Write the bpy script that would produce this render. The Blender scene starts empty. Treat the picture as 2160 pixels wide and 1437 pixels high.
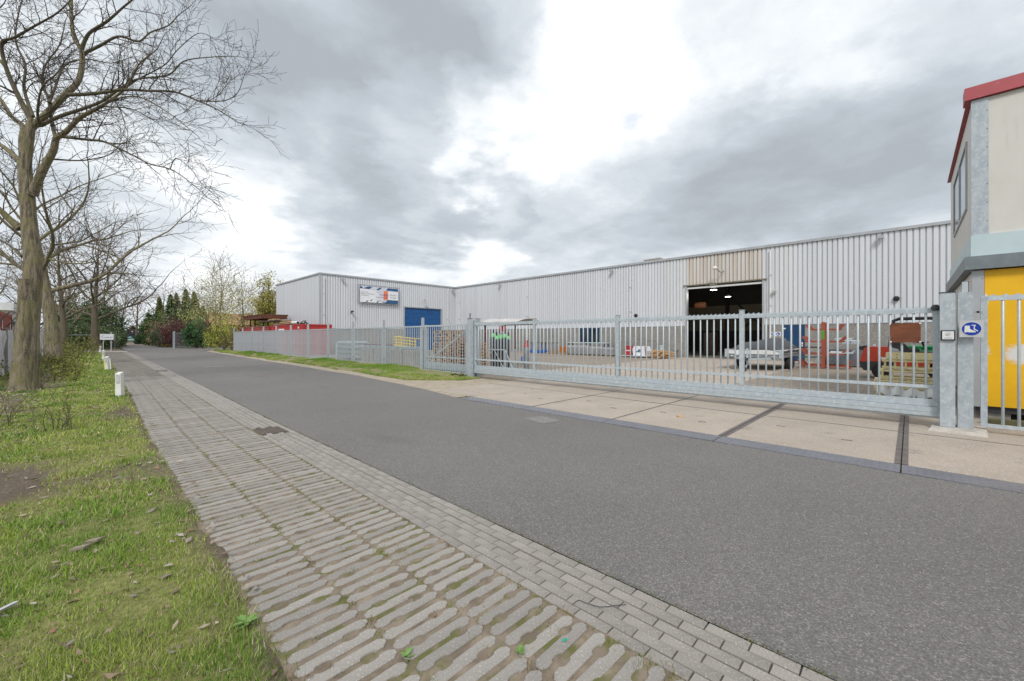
import bpy, math, random
import numpy as np
from mathutils import Vector, Matrix
R = math.radians
scene = bpy.context.scene
COL = scene.collection

# ------------------------------------------------------------------ camera
TH = R(45.85)                     # camera axis, measured from the street direction (+Y) towards the yard (+X)
cam = bpy.data.cameras.new('camera'); cam.sensor_width = 36; cam.lens = 14.42
cam.shift_y = -0.0042; cam.clip_start = 0.05; cam.clip_end = 3000
co = bpy.data.objects.new('camera', cam); COL.objects.link(co)
co.location = (0, 0, 1.6); co.rotation_euler = (R(90), 0, -TH)
scene.camera = co
SN, CS = math.sin(TH), math.cos(TH)
def pdir(x, y):
    """world direction through a pixel of the 2160x1437 photograph"""
    r, u = (x - 1080) / 865, (709.5 - y) / 865
    v = Vector((SN + r * CS, CS - r * SN, u)); v.normalize(); return v
def at(x, y, d):
    """point at camera depth d seen through a pixel"""
    r = (x - 1080) / 865 * d
    return Vector((d * SN + r * CS, d * CS - r * SN, 1.6 + (709.5 - y) / 865 * d))
def gnd(x, y):
    return at(x, y, 865 * 1.6 / (y - 709.5))

# ------------------------------------------------------------------ world, sun, exposure
world = bpy.data.worlds.new('World'); scene.world = world; world.use_nodes = True
SUN_EL, SUN_AZ = R(46), R(230)    # azimuth clockwise from +Y
def build_world():
    nt = world.node_tree; N = nt.nodes; L = nt.links; N.clear()
    def nd(t, **k):
        n = N.new(t)
        for a, b in k.items(): setattr(n, a, b)
        return n
    def mth(op, a, b=None, clamp=False):
        n = nd('ShaderNodeMath', operation=op, use_clamp=clamp)
        for i, v in enumerate((a, b)):
            if v is None: continue
            if isinstance(v, (int, float)): n.inputs[i].default_value = v
            else: L.new(v, n.inputs[i])
        return n.outputs[0]
    def vm(op, a, b):
        n = nd('ShaderNodeVectorMath', operation=op)
        for i, v in enumerate((a, b)):
            if isinstance(v, (tuple, Vector)): n.inputs[i].default_value = v
            else: L.new(v, n.inputs[i])
        return n
    tc = nd('ShaderNodeTexCoord'); d = tc.outputs['Generated']
    sep = nd('ShaderNodeSeparateXYZ'); L.new(d, sep.inputs[0])
    zz = mth('ADD', mth('MAXIMUM', sep.outputs[2], 0.0), 0.16)
    comb = nd('ShaderNodeCombineXYZ')
    L.new(mth('DIVIDE', sep.outputs[0], zz), comb.inputs[0]); L.new(mth('DIVIDE', sep.outputs[1], zz), comb.inputs[1])
    p = comb.outputs[0]
    def noise(vec, sc, det, rough=.55, off=None):
        n = nd('ShaderNodeTexNoise'); n.inputs['Scale'].default_value = sc
        n.inputs['Detail'].default_value = det; n.inputs['Roughness'].default_value = rough
        if off: vec = vm('ADD', vec, off).outputs[0]
        L.new(vec, n.inputs['Vector']); return n
    w = noise(p, 1.5, 6, .58)
    warp = vm('SCALE', vm('SUBTRACT', w.outputs['Color'], (.5, .5, .5)).outputs[0], (0, 0, 0)); warp.inputs['Scale'].default_value = .50
    dw = vm('NORMALIZE', vm('ADD', d, warp.outputs[0]).outputs[0], (0, 0, 0)).outputs[0]
    tot = None
    # (pixel, radius in degrees, weight): thick grey cloud > 0, thin bright cloud < 0
    blobs = [((690, 80), 20, .32), ((540, 240), 13, .26), ((900, 110), 12, .22), ((860, 420), 12, .32), ((730, 470), 9, .22), ((1040, 420), 9, .26),
             ((1480, 440), 15, .36), ((1700, 400), 14, .26), ((1960, 330), 14, .24), ((330, 200), 16, .10), ((1090, 30), 9, .16), ((1180, 500), 10, .16),
             ((1000, 250), 8, -.30), ((1330, 70), 9, -.22), ((1220, 170), 8, -.26), ((1660, 110), 10, -.03), ((1130, 330), 6, -.20),
             ((470, 400), 9, -.26), ((660, 330), 7, -.22), ((860, 260), 8, -.28), ((1000, 575), 7, -.14), ((60, 60), 16, -.06), ((560, 560), 9, -.06)]
    for (px, rad, wt) in blobs:
        dt = vm('DOT_PRODUCT', dw, pdir(*px)).outputs['Value']
        mr = nd('ShaderNodeMapRange', interpolation_type='SMOOTHSTEP')
        L.new(dt, mr.inputs[0]); mr.inputs[1].default_value = math.cos(R(rad)); mr.inputs[2].default_value = math.cos(R(rad * .25))
        mr.inputs[3].default_value = 0; mr.inputs[4].default_value = wt
        tot = mr.outputs[0] if tot is None else mth('ADD', tot, mr.outputs[0])
    pw = vm('ADD', p, vm('MULTIPLY', vm('SUBTRACT', w.outputs['Color'], (.5, .5, .5)).outputs[0], (.55, .55, .55)).outputs[0]).outputs[0]
    big = noise(pw, .62, 8, .55, (3.1, 1.7, .4)).outputs[0]
    fine = noise(pw, 2.1, 9, .60, (7.3, 2.2, 0)).outputs[0]
    dens = mth('ADD', mth('MULTIPLY', mth('SUBTRACT', big, .5), .75), mth('MULTIPLY', mth('SUBTRACT', fine, .5), .80))
    dens = mth('ADD', dens, mth('ADD', tot, .375))
    cr = nd('ShaderNodeValToRGB'); L.new(dens, cr.inputs[0])
    e = cr.color_ramp.elements
    e[0].position = .06; e[0].color = (.80, .80, .80, 1)
    e[1].position = 1.0; e[1].color = (.265, .29, .32, 1)
    for pos, c in ((.24, (.58, .605, .625)), (.44, (.45, .485, .515)), (.68, (.345, .38, .415))):
        x = e.new(pos); x.color = (*c, 1)
    sky = nd('ShaderNodeTexSky', sky_type='NISHITA', sun_disc=False)
    sky.sun_elevation = SUN_EL; sky.sun_rotation = SUN_AZ
    cl = vm('SCALE', cr.outputs[0], (0, 0, 0)); cl.inputs['Scale'].default_value = 10.0
    hole = nd('ShaderNodeMapRange', interpolation_type='SMOOTHSTEP')
    hn = noise(p, 1.9, 7, .62, (1.3, 5.9, 2)).outputs[0]
    gap = nd('ShaderNodeMapRange', interpolation_type='SMOOTHSTEP'); L.new(vm('DOT_PRODUCT', dw, pdir(1400, 110)).outputs['Value'], gap.inputs[0])
    gap.inputs[1].default_value = math.cos(R(13)); gap.inputs[2].default_value = math.cos(R(2)); gap.inputs[3].default_value = 0; gap.inputs[4].default_value = .14
    L.new(mth('ADD', mth('SUBTRACT', hn, mth('MULTIPLY', dens, .35)), gap.outputs[0]), hole.inputs[0])
    hole.inputs[1].default_value = .60; hole.inputs[2].default_value = .78; hole.inputs[3].default_value = 0; hole.inputs[4].default_value = .45
    mx = nd('ShaderNodeMix', data_type='RGBA'); L.new(hole.outputs[0], mx.inputs[0])
    L.new(cl.outputs[0], mx.inputs[6]); L.new(sky.outputs[0], mx.inputs[7])
    bg = nd('ShaderNodeBackground'); bg.inputs[1].default_value = .1
    L.new(mx.outputs[2], bg.inputs[0])
    out = nd('ShaderNodeOutputWorld'); L.new(bg.outputs[0], out.inputs[0])
build_world()
sl = bpy.data.lights.new('sun', 'SUN'); sl.energy = 1.5; sl.angle = R(14); sl.color = (1, .965, .92)
so = bpy.data.objects.new('sun', sl); COL.objects.link(so)
sv = Vector((math.sin(SUN_AZ) * math.cos(SUN_EL), math.cos(SUN_AZ) * math.cos(SUN_EL), math.sin(SUN_EL)))
so.rotation_euler = sv.to_track_quat('Z', 'Y').to_euler(); so.location = (0, 0, 40)
vs = scene.view_settings; vs.view_transform = 'Standard'; vs.look = 'None'; vs.gamma = 1; vs.exposure = .75; vs.use_curve_mapping = False
scene.cycles.max_bounces = 6; scene.cycles.transparent_max_bounces = 12

# ------------------------------------------------------------------ helpers
rng = np.random.default_rng(11); random.seed(5)
_h = np.random.default_rng(3).random(8192)
def vnoise(x, y, seed=0):
    x = np.asarray(x, float); y = np.asarray(y, float)
    xi = np.floor(x).astype(int); yi = np.floor(y).astype(int); fx = x - xi; fy = y - yi
    fx = fx * fx * (3 - 2 * fx); fy = fy * fy * (3 - 2 * fy)
    def hh(a, b): return _h[(a * 7349 + b * 3671 + seed * 977) % 8192]
    return (hh(xi, yi) * (1 - fx) + hh(xi + 1, yi) * fx) * (1 - fy) + (hh(xi, yi + 1) * (1 - fx) + hh(xi + 1, yi + 1) * fx) * fy
def fbm(x, y, seed=0, octv=4):
    s = 0; a = .5; f = 1; t = 0
    for o in range(octv):
        s = s + a * vnoise(np.asarray(x) * f, np.asarray(y) * f, seed + o * 13); t += a; a *= .5; f *= 2.03
    return s / t

class MB:
    """collects shapes for one mesh"""
    def __init__(s): s.v = []; s.f = []
    def add(s, vs, fs):
        o = len(s.v); s.v += [tuple(q) for q in vs]; s.f += [tuple(i + o for i in q) for q in fs]; return s
    def box(s, x0, x1, y0, y1, z0, z1):
        return s.add([(x0,y0,z0),(x1,y0,z0),(x1,y1,z0),(x0,y1,z0),(x0,y0,z1),(x1,y0,z1),(x1,y1,z1),(x0,y1,z1)],
                     [(0,3,2,1),(4,5,6,7),(0,1,5,4),(1,2,6,5),(2,3,7,6),(3,0,4,7)])
    def bbox(s, x0, x1, y0, y1, z0, z1, b=.01):
        """box with its top edges chamfered by b"""
        return s.add([(x0,y0,z0),(x1,y0,z0),(x1,y1,z0),(x0,y1,z0),(x0,y0,z1-b),(x1,y0,z1-b),(x1,y1,z1-b),(x0,y1,z1-b),
                      (x0+b,y0+b,z1),(x1-b,y0+b,z1),(x1-b,y1-b,z1),(x0+b,y1-b,z1)],
                     [(0,3,2,1),(8,9,10,11),(0,1,5,4),(1,2,6,5),(2,3,7,6),(3,0,4,7),(4,5,9,8),(5,6,10,9),(6,7,11,10),(7,4,8,11)])
    def prism(s, poly, axis, a0, a1):
        """closed 2-D outline swept along an axis"""
        def mk(p, a):
            u, v = p
            return (a, u, v) if axis == 'x' else (u, a, v) if axis == 'y' else (u, v, a)
        n = len(poly)
        vs = [mk(p, a0) for p in poly] + [mk(p, a1) for p in poly]
        fs = [tuple(range(n))[::-1], tuple(range(n, 2 * n))] + [(i, (i+1) % n, n + (i+1) % n, n + i) for i in range(n)]
        return s.add(vs, fs)
    def tube(s, pts, rad, n=8, cap=True):
        pts = [Vector(p) for p in pts]; m = len(pts)
        if isinstance(rad, (int, float)): rad = [rad] * m
        vs = []; ref = None
        for i in range(m):
            t = (pts[min(i+1, m-1)] - pts[max(i-1, 0)])
            if t.length < 1e-9: t = Vector((0, 0, 1))
            t.normalize()
            if ref is None:
                ref = Vector((1, 0, 0)) if abs(t.x) < .8 else Vector((0, 1, 0))
            a = (ref - t * ref.dot(t)); a.normalize(); ref = a; b = t.cross(a)
            for k in range(n):
                an = 2 * math.pi * k / n
                vs.append(pts[i] + (a * math.cos(an) + b * math.sin(an)) * rad[i])
        fs = []
        for i in range(m - 1):
            for k in range(n):
                k2 = (k + 1) % n
                fs.append((i*n+k, i*n+k2, (i+1)*n+k2, (i+1)*n+k))
        if cap: fs += [tuple(range(n))[::-1], tuple(range((m-1)*n, m*n))]
        return s.add(vs, fs)
    def beam(s, a, b, w, h=None):
        """square bar between two points"""
        h = h or w; a = Vector(a); b = Vector(b); t = (b - a).normalized()
        up = Vector((0, 0, 1)) if abs(t.z) < .95 else Vector((1, 0, 0))
        x = t.cross(up).normalized() * w / 2; y = x.cross(t).normalized() * h / 2
        vs = [a-x-y, a+x-y, a+x+y, a-x+y, b-x-y, b+x-y, b+x+y, b-x+y]
        return s.add(vs, [(0,3,2,1),(4,5,6,7),(0,1,5,4),(1,2,6,5),(2,3,7,6),(3,0,4,7)])
    def lathe(s, prof, c=(0,0,0), n=16, axis='z'):
        vs = []
        for r, z in prof:
            for k in range(n):
                a = 2 * math.pi * k / n; q = (r*math.cos(a), r*math.sin(a), z)
                if axis == 'x': q = (q[2], q[0], q[1])
                if axis == 'y': q = (q[0], q[2], q[1])
                vs.append((c[0]+q[0], c[1]+q[1], c[2]+q[2]))
        fs = [(i*n+k, i*n+(k+1)%n, (i+1)*n+(k+1)%n, (i+1)*n+k) for i in range(len(prof)-1) for k in range(n)]
        fs += [tuple(range(n))[::-1], tuple(range((len(prof)-1)*n, len(prof)*n))]
        return s.add(vs, fs)
    def mesh(s, name):
        me = bpy.data.meshes.new(name); me.from_pydata(s.v, [], s.f); me.update(); return me
def link(name, me, mat, parent=None):
    o = bpy.data.objects.new(name, me); COL.objects.link(o)
    if mat is not None and not me.materials: me.materials.append(mat)
    if parent is not None:
        o.parent = parent
        if parent.type == 'EMPTY' and parent.get('w'): o.location = -parent.location
    return o
def smooth(o, ang=40):
    me = o.data
    me.polygons.foreach_set('use_smooth', [True] * len(me.polygons))
    try: me.set_sharp_from_angle(angle=R(ang))
    except Exception: pass
    return o
def build(mb, name, mat, parent=None, sm=False):
    o = link(name, mb.mesh(name), mat, parent)
    return smooth(o) if sm else o
def tag(o, label, cat, group=None):
    o['label'] = label; o['category'] = cat
    if group: o['group'] = group
    return o
def thing(name, label, cat, loc=(0,0,0), group=None, world_coords=True, rz=0):
    """Empty at the base of a thing; parts modelled in world coordinates unless world_coords is False"""
    o = bpy.data.objects.new(name, None); COL.objects.link(o); o.location = loc; o.rotation_euler.z = rz
    o.empty_display_size = .2
    if world_coords: o['w'] = 1
    return tag(o, label, cat, group)
def inst(name, me, loc, parent, rz=0, sc=None):
    o = bpy.data.objects.new(name, me); COL.objects.link(o)
    if parent is not None:
        o.parent = parent
        if parent.type == 'EMPTY' and parent.get('w'): loc = Vector(loc) - parent.location
    o.location = loc; o.rotation_euler.z = rz
    if sc: o.scale = sc
    return o
def struct(mb_or_me, name, mat, kind='structure', parent=None):
    me = mb_or_me.mesh(name) if isinstance(mb_or_me, MB) else mb_or_me
    o = link(name, me, mat, parent); o['kind'] = kind; return o
def copy_tree(src, parent=None):
    c = src.copy(); COL.objects.link(c); c.parent = parent
    for ch in list(src.children): copy_tree(ch, c)
    return c
def np_mesh(name, verts, faces, cols=None):
    """mesh from numpy arrays; faces (n,3) or (n,4); cols per vertex RGB"""
    me = bpy.data.meshes.new(name); k = faces.shape[1]
    me.vertices.add(len(verts)); me.vertices.foreach_set('co', np.ascontiguousarray(verts, np.float32).ravel())
    me.loops.add(faces.size); me.loops.foreach_set('vertex_index', np.ascontiguousarray(faces, np.int32).ravel())
    me.polygons.add(len(faces)); me.polygons.foreach_set('loop_start', np.arange(0, faces.size, k, dtype=np.int32))
    me.update(calc_edges=True)
    if cols is not None:
        a = me.attributes.new('Col', 'FLOAT_COLOR', 'POINT')
        c = np.ones((len(verts), 4), np.float32); c[:, :3] = cols; a.data.foreach_set('color', c.ravel())
    return me
def text_mesh(body, size, mat3, name='lettering', ext=0.0, shear=0.0):
    cu = bpy.data.curves.new('t', 'FONT'); cu.body = body; cu.size = size; cu.align_x = 'CENTER'; cu.align_y = 'CENTER'
    cu.extrude = ext; cu.shear = shear; cu.resolution_u = 3
    ob = bpy.data.objects.new('t', cu); COL.objects.link(ob)
    dg = bpy.context.evaluated_depsgraph_get()
    me = bpy.data.meshes.new_from_object(ob.evaluated_get(dg)); bpy.data.objects.remove(ob)
    me.name = name; me.transform(mat3); return me
def face_negx(x, y, z):    # frame of a sign that faces -X: its right is -Y
    return Matrix(((0, 0, -1, x), (-1, 0, 0, y), (0, 1, 0, z), (0, 0, 0, 1)))
def face_negy(x, y, z):    # faces -Y: its right is +X
    return Matrix(((1, 0, 0, x), (0, 0, -1, y), (0, 1, 0, z), (0, 0, 0, 1)))

# ------------------------------------------------------------------ materials
def M(name, c1, c2=None, scale=4., rough=.6, metal=0., bump=0., bscale=40., rnd=0., stretch=(1,1,1), spec=.4, contrast=(.35,.65),
      c3=None, scale3=20., thr3=(.6,.7), stretch3=(1,1,1), coords='Object', emit=0, speck=None, rough2=None, bdist=.01, vcol=False):
    m = bpy.data.materials.new(name); m.use_nodes = True
    nt = m.node_tree; N = nt.nodes; L = nt.links; b = N['Principled BSDF']
    b.inputs['Roughness'].default_value = rough; b.inputs['Metallic'].default_value = metal
    b.inputs['Specular IOR Level'].default_value = spec
    tc = N.new('ShaderNodeTexCoord'); src = tc.outputs[coords]
    def mapped(st):
        if st == (1,1,1): return src
        mp = N.new('ShaderNodeMapping'); mp.inputs['Scale'].default_value = st; L.new(src, mp.inputs[0]); return mp.outputs[0]
    def noise(sc, st=(1,1,1), det=6, ro=.6):
        n = N.new('ShaderNodeTexNoise'); n.inputs['Scale'].default_value = sc; n.inputs['Detail'].default_value = det
        n.inputs['Roughness'].default_value = ro; L.new(mapped(st), n.inputs['Vector']); return n.outputs[0]
    def mix(f, a, bb, mode='MIX'):
        x = N.new('ShaderNodeMix'); x.data_type = 'RGBA'; x.blend_type = mode
        if isinstance(f, float): x.inputs[0].default_value = f
        else: L.new(f, x.inputs[0])
        for i, q in ((6, a), (7, bb)):
            if isinstance(q, tuple): x.inputs[i].default_value = (*q[:3], 1)
            else: L.new(q, x.inputs[i])
        return x.outputs[2]
    def ramp(v, lo, hi, a=0., bb=1.):
        r = N.new('ShaderNodeMapRange'); L.new(v, r.inputs[0])
        for i, q in zip((1,2,3,4), (lo, hi, a, bb)): r.inputs[i].default_value = q
        return r.outputs[0]
    c2 = c2 or tuple(x * .86 for x in c1)
    if vcol:
        at_ = N.new('ShaderNodeAttribute'); at_.attribute_name = 'Col'
        col = mix(ramp(noise(scale, stretch), *contrast), at_.outputs['Color'], mix(1., at_.outputs['Color'], c2, 'MULTIPLY'))
    else:
        col = mix(ramp(noise(scale, stretch), *contrast), c1, c2)
    if c3: col = mix(ramp(noise(scale3, stretch3, 5), *thr3), col, c3)
    if speck:
        vo = N.new('ShaderNodeTexVoronoi'); vo.inputs['Scale'].default_value = speck[0]; L.new(src, vo.inputs['Vector'])
        sx = N.new('ShaderNodeSeparateColor'); L.new(vo.outputs['Color'], sx.inputs[0])
        dark = speck[3] if len(speck) > 3 else tuple(x * .6 for x in c1)
        col = mix(ramp(sx.outputs[0], 0, 1, 0, speck[1]), col, dark)
        col = mix(ramp(sx.outputs[1], .88, .93, 0, .8), col, speck[2])
    if rnd:
        oi = N.new('ShaderNodeObjectInfo')
        hv = N.new('ShaderNodeHueSaturation'); L.new(ramp(oi.outputs['Random'], 0, 1, 1 - rnd, 1 + rnd), hv.inputs['Value'])
        L.new(col, hv.inputs['Color']); col = hv.outputs[0]
    L.new(col, b.inputs['Base Color'])
    if rough2 is not None: L.new(ramp(noise(scale * 1.7), .3, .7, rough, rough2), b.inputs['Roughness'])
    if bump:
        bn = N.new('ShaderNodeBump'); bn.inputs['Strength'].default_value = bump; bn.inputs['Distance'].default_value = bdist
        L.new(noise(bscale, stretch, 8, .65), bn.inputs['Height']); L.new(bn.outputs[0], b.inputs['Normal'])
    if emit:
        b.inputs['Emission Color'].default_value = (1, .93, .8, 1); b.inputs['Emission Strength'].default_value = emit
    m['principled'] = 1
    return m
galv   = M('galvanised_steel', (.45,.505,.535), (.39,.44,.475), 10, .45, .18, .05, 60, .05, c3=(.52,.565,.59), scale3=16, thr3=(.52,.66))
galvd  = M('galvanised_post', (.43,.475,.505), (.36,.405,.44), 11, .42, .18, .05, 60, .04, stretch=(1,1,.6), contrast=(.42,.58), c3=(.49,.53,.55), scale3=17, thr3=(.54,.64))
steel  = M('grey_steel', (.34,.36,.38), (.24,.25,.27), 6, .45, .5)
clad   = M('cladding_sheet', (.655,.675,.71), (.60,.62,.65), .9, .42, .15, 0, 40, .025, stretch=(2,2,.25), c3=(.48,.475,.46), scale3=1.3, thr3=(.58,.80), stretch3=(5,5,.2))
cladr  = M('stained_cladding_sheet', (.65,.665,.69), (.60,.61,.62), 1.5, .45, .12, 0, 40, .03, stretch=(3,3,.2), c3=(.47,.37,.26), scale3=1.6, thr3=(.56,.82), stretch3=(5,5,.10))
cladd  = M('rust_streaked_cladding_sheet', (.64,.63,.62), (.56,.52,.46), 1.5, .5, .1, 0, 40, .03, stretch=(3,3,.2), c3=(.36,.23,.13), scale3=1.7, thr3=(.46,.72), stretch3=(5,5,.09))
trim   = M('grey_trim', (.42,.44,.46), (.36,.37,.39), 2, .45, .2)
plin   = M('exposed_aggregate_concrete', (.30,.285,.265), (.24,.225,.21), .8, .9, 0, .5, 45, .05, speck=(38, .45, (.50,.46,.40), (.14,.13,.12)), bdist=.012)
blue   = M('blue_door_paint', (.012,.09,.27), (.010,.07,.22), 3, .4)
dblue  = M('dark_blue_door_paint', (.012,.055,.14), (.009,.04,.11), 3, .45)
white  = M('white_paint', (.72,.73,.73), (.62,.63,.63), 5, .5)
offw   = M('off_white_panel', (.60,.58,.54), (.55,.53,.49), 1.2, .55, 0, .08, 90, c3=(.40,.37,.32), scale3=1.1, thr3=(.62,.85), stretch3=(4,4,.25))
black  = M('black_plastic', (.018,.018,.02), None, 5, .5)
dgrey  = M('dark_grey', (.05,.053,.058), (.035,.037,.04), 5, .55)
rubber = M('tyre_rubber', (.022,.022,.022), (.03,.03,.03), 12, .85, 0, .2, 60)
glass  = M('dark_window_glass', (.02,.025,.03), (.03,.035,.04), 2, .08, 0, spec=.8)
skyglass = M('pale_window_glass', (.20,.25,.30), (.25,.30,.34), 1, .07, 0, spec=.9)
yellow = M('yellow_panel_paint', (.78,.45,.010), (.72,.40,.008), 2.5, .5, 0, .05, 150, c3=(.55,.30,.02), scale3=6, thr3=(.66,.75))
red    = M('red_paint', (.42,.03,.028), (.34,.025,.025), 3, .5, c3=(.22,.05,.03), scale3=5, thr3=(.60,.70))
darkred= M('weathered_red_paint', (.30,.055,.045), (.22,.04,.035), 3, .65, c3=(.13,.05,.035), scale3=4, thr3=(.55,.68))
roofred= M('red_roof_fascia', (.33,.05,.06), (.27,.045,.055), 3, .5, c3=(.48,.30,.29), scale3=8, thr3=(.68,.74))
rackred= M('red_oxide_primer', (.32,.075,.05), (.25,.06,.04), 6, .7, rnd=.08)
rust   = M('rusty_steel', (.13,.05,.028), (.085,.034,.02), 7, .85, 0, .2, 50, c3=(.20,.075,.03), scale3=11, thr3=(.55,.7))
forkred= M('red_orange_forklift_paint', (.62,.075,.035), (.55,.06,.03), 4, .4, c3=(.16,.05,.04), scale3=13, thr3=(.62,.68))
cream  = M('cream_plastic', (.74,.66,.38), (.66,.58,.32), 5, .55, rnd=.06)
wood   = M('pallet_wood', (.44,.29,.17), (.33,.21,.12), 9, .8, 0, .2, 40, .16, stretch=(1,1,6), c3=(.22,.19,.16), scale3=3, thr3=(.5,.75))
freshw = M('fresh_timber', (.56,.36,.18), (.46,.28,.13), 8, .75, 0, .1, 40, .14)
orangew= M('orange_timber', (.42,.17,.04), (.30,.11,.03), 8, .7, rnd=.1)
oldw   = M('weathered_boards', (.27,.23,.17), (.17,.145,.11), 6, .85, 0, .2, 40, .2)
conc   = M('cast_concrete', (.30,.29,.27), (.22,.215,.20), 2.5, .9, 0, .25, 30, .05, c3=(.15,.15,.14), scale3=4, thr3=(.6,.75))
foil   = M('grey_sheeting', (.30,.305,.31), (.20,.205,.21), 3, .5, 0, .4, 6, bdist=.05)
tarp   = M('charcoal_tarpaulin', (.07,.073,.082), (.052,.055,.063), 4, .6, 0, .35, 9, bdist=.03)
wtarp  = M('pale_tarpaulin', (.52,.49,.48), (.45,.42,.41), 3, .55, 0, .2, 8)
yellowr= M('yellow_guard_rail', (.78,.56,.02), (.68,.47,.02), 5, .5)
cylg   = M('dark_cylinder_paint', (.055,.063,.075), (.042,.048,.058), 6, .45)
green  = M('green_cylinder_paint', (.12,.50,.13), (.09,.40,.10), 6, .45)
grskip = M('green_skip_paint', (.012,.24,.08), (.01,.18,.06), 5, .5)
fblue  = M('bright_blue_paint', (.02,.12,.42), (.015,.10,.34), 5, .5)
signblue = M('sign_blue', (.008,.045,.34), (.008,.04,.30), 3, .35)
signgrey = M('sign_plate_grey', (.48,.485,.49), (.44,.445,.45), 3, .45)
navy   = M('banner_navy', (.022,.085,.20), (.03,.10,.22), 2, .5)
coral  = M('banner_coral', (.80,.22,.12), None, 2, .5)
lilac  = M('banner_pale_grey', (.52,.54,.62), (.60,.62,.68), 2, .5)
bannerw= M('banner_white', (.74,.75,.78), (.69,.70,.74), 1.5, .5)
ink    = M('grey_ink', (.22,.25,.30), None, 2, .6)
bark   = M('oak_bark', (.275,.232,.160), (.090,.072,.052), 15, .95, 0, 1.0, 20, stretch=(1,1,.16), contrast=(.42,.60), c3=(.205,.190,.075), scale3=2.2, thr3=(.46,.66), bdist=.07, speck=(55, .35, (.25,.24,.19)))  # dark upright streaks put furrow shade into the colour; green tone is moss
barkf  = M('far_bark', (.135,.110,.078), (.085,.070,.050), 3, .95, 0, .4, 14, stretch=(1,1,.3), c3=(.12,.12,.05), scale3=1.2, thr3=(.5,.7))
limbm  = M('limb_bark', (.135,.116,.082), (.075,.063,.048), 9, .95, 0, .6, 40, stretch=(1,1,.5), c3=(.11,.11,.045), scale3=2.5, thr3=(.5,.68))
twigm  = M('twigs', (.085,.067,.055), (.055,.044,.037), 3, .9)
twigf  = M('far_twigs', (.21,.16,.12), (.15,.115,.088), 1, .95)
twigp  = M('pale_twigs', (.27,.225,.145), (.20,.165,.105), 1, .95)
leafv  = M('leaves', (1,1,1), (.55,.6,.5), 1.2, .75, vcol=True, spec=.2)
grassm = M('grass_blades', (1,1,1), (.75,.8,.7), 2, .8, vcol=True, spec=.15)
litterm= M('dead_leaves', (1,1,1), (.7,.7,.7), 20, .85, vcol=True, spec=.2)
# ------------------------------------------------------------------ the ground
def off(y): return float(np.interp(y, [0, 9, 16, 26, 58, 80], [0, 0, .12, .22, .40, .5]))
def redge(y): return float(np.interp(y, [-14, 8, 10.4, 14.2, 19, 26, 43, 54, 57, 60], [6.6, 6.6, 7.0, 7.45, 7.7, 7.85, 8.35, 8.65, 9.6, 11.5]))
soil  = M('soil', (.150,.120,.092), (.105,.082,.062), 6, .95, 0, .5, 60, c3=(.105,.115,.035), scale3=2.6, thr3=(.52,.66))
soilb = M('joint_soil', (.27,.218,.165), (.15,.118,.088), 7, .95, 0, .6, 90, c3=(.125,.125,.040), scale3=5.5, thr3=(.50,.62))
sandm = M('pale_sand', (.40,.34,.265), (.30,.25,.19), 3, .95, 0, .4, 60, c3=(.17,.17,.07), scale3=2.5, thr3=(.6,.72))
asph  = M('worn_asphalt', (.212,.200,.190), (.165,.157,.150), .35, .88, 0, .8, 120, speck=(125, .85, (.30,.28,.255), (.09,.085,.082)), bdist=.008, contrast=(.3,.7), c3=(.125,.12,.116), scale3=.7, thr3=(.60,.74), stretch3=(1,.35,1))
paverm= M('grass_paver_concrete', (.31,.285,.26), (.245,.223,.20), 3, .9, 0, .4, 120, .13, speck=(230, .3, (.40,.385,.36), (.20,.19,.18)))
brickm= M('grey_paving_brick', (.300,.272,.245), (.245,.222,.200), 5, .9, 0, .35, 110, .09, speck=(240, .3, (.40,.38,.36), (.20,.19,.18)), c3=(.19,.172,.15), scale3=2.2, thr3=(.58,.74))
slabm = M('concrete_slab', (.41,.345,.285), (.335,.282,.232), 1.1, .9, 0, .3, 90, .05, speck=(90, .25, (.5,.47,.43), (.22,.2,.18)), c3=(.22,.195,.17), scale3=1.6, thr3=(.58,.72), coords='Generated' if False else 'Object')
platem= M('chequer_plate_steel', (.20,.20,.225), (.165,.165,.185), 3, .5, .35, .5, 45, .05)
railm = M('edge_steel', (.17,.15,.14), (.12,.10,.095), 6, .6, .3)
yardm = M('yard_brick_paving', (.36,.30,.24), (.29,.24,.19), .35, .92, 0, .2, 60)
def yard_bricks():
    nt = yardm.node_tree; N = nt.nodes; L = nt.links; b = N['Principled BSDF']
    tc = N.new('ShaderNodeTexCoord'); mp = N.new('ShaderNodeMapping'); mp.inputs['Rotation'].default_value[2] = R(45); L.new(tc.outputs['Object'], mp.inputs[0])
    br = N.new('ShaderNodeTexBrick'); L.new(mp.outputs[0], br.inputs[0]); br.inputs['Scale'].default_value = 1
    br.inputs['Brick Width'].default_value = .21; br.inputs['Row Height'].default_value = .105; br.inputs['Mortar Size'].default_value = .007
    br.inputs['Color1'].default_value = (1,1,1,1); br.inputs['Color2'].default_value = (.72,.70,.68,1); br.inputs['Mortar'].default_value = (.38,.35,.32,1)
    old = b.inputs['Base Color'].links[0].from_socket
    mx = N.new('ShaderNodeMix'); mx.data_type = 'RGBA'; mx.blend_type = 'MULTIPLY'; mx.inputs[0].default_value = .9
    L.new(old, mx.inputs[6]); L.new(br.outputs[0], mx.inputs[7]); L.new(mx.outputs[2], b.inputs['Base Color'])
yard_bricks()

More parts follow.
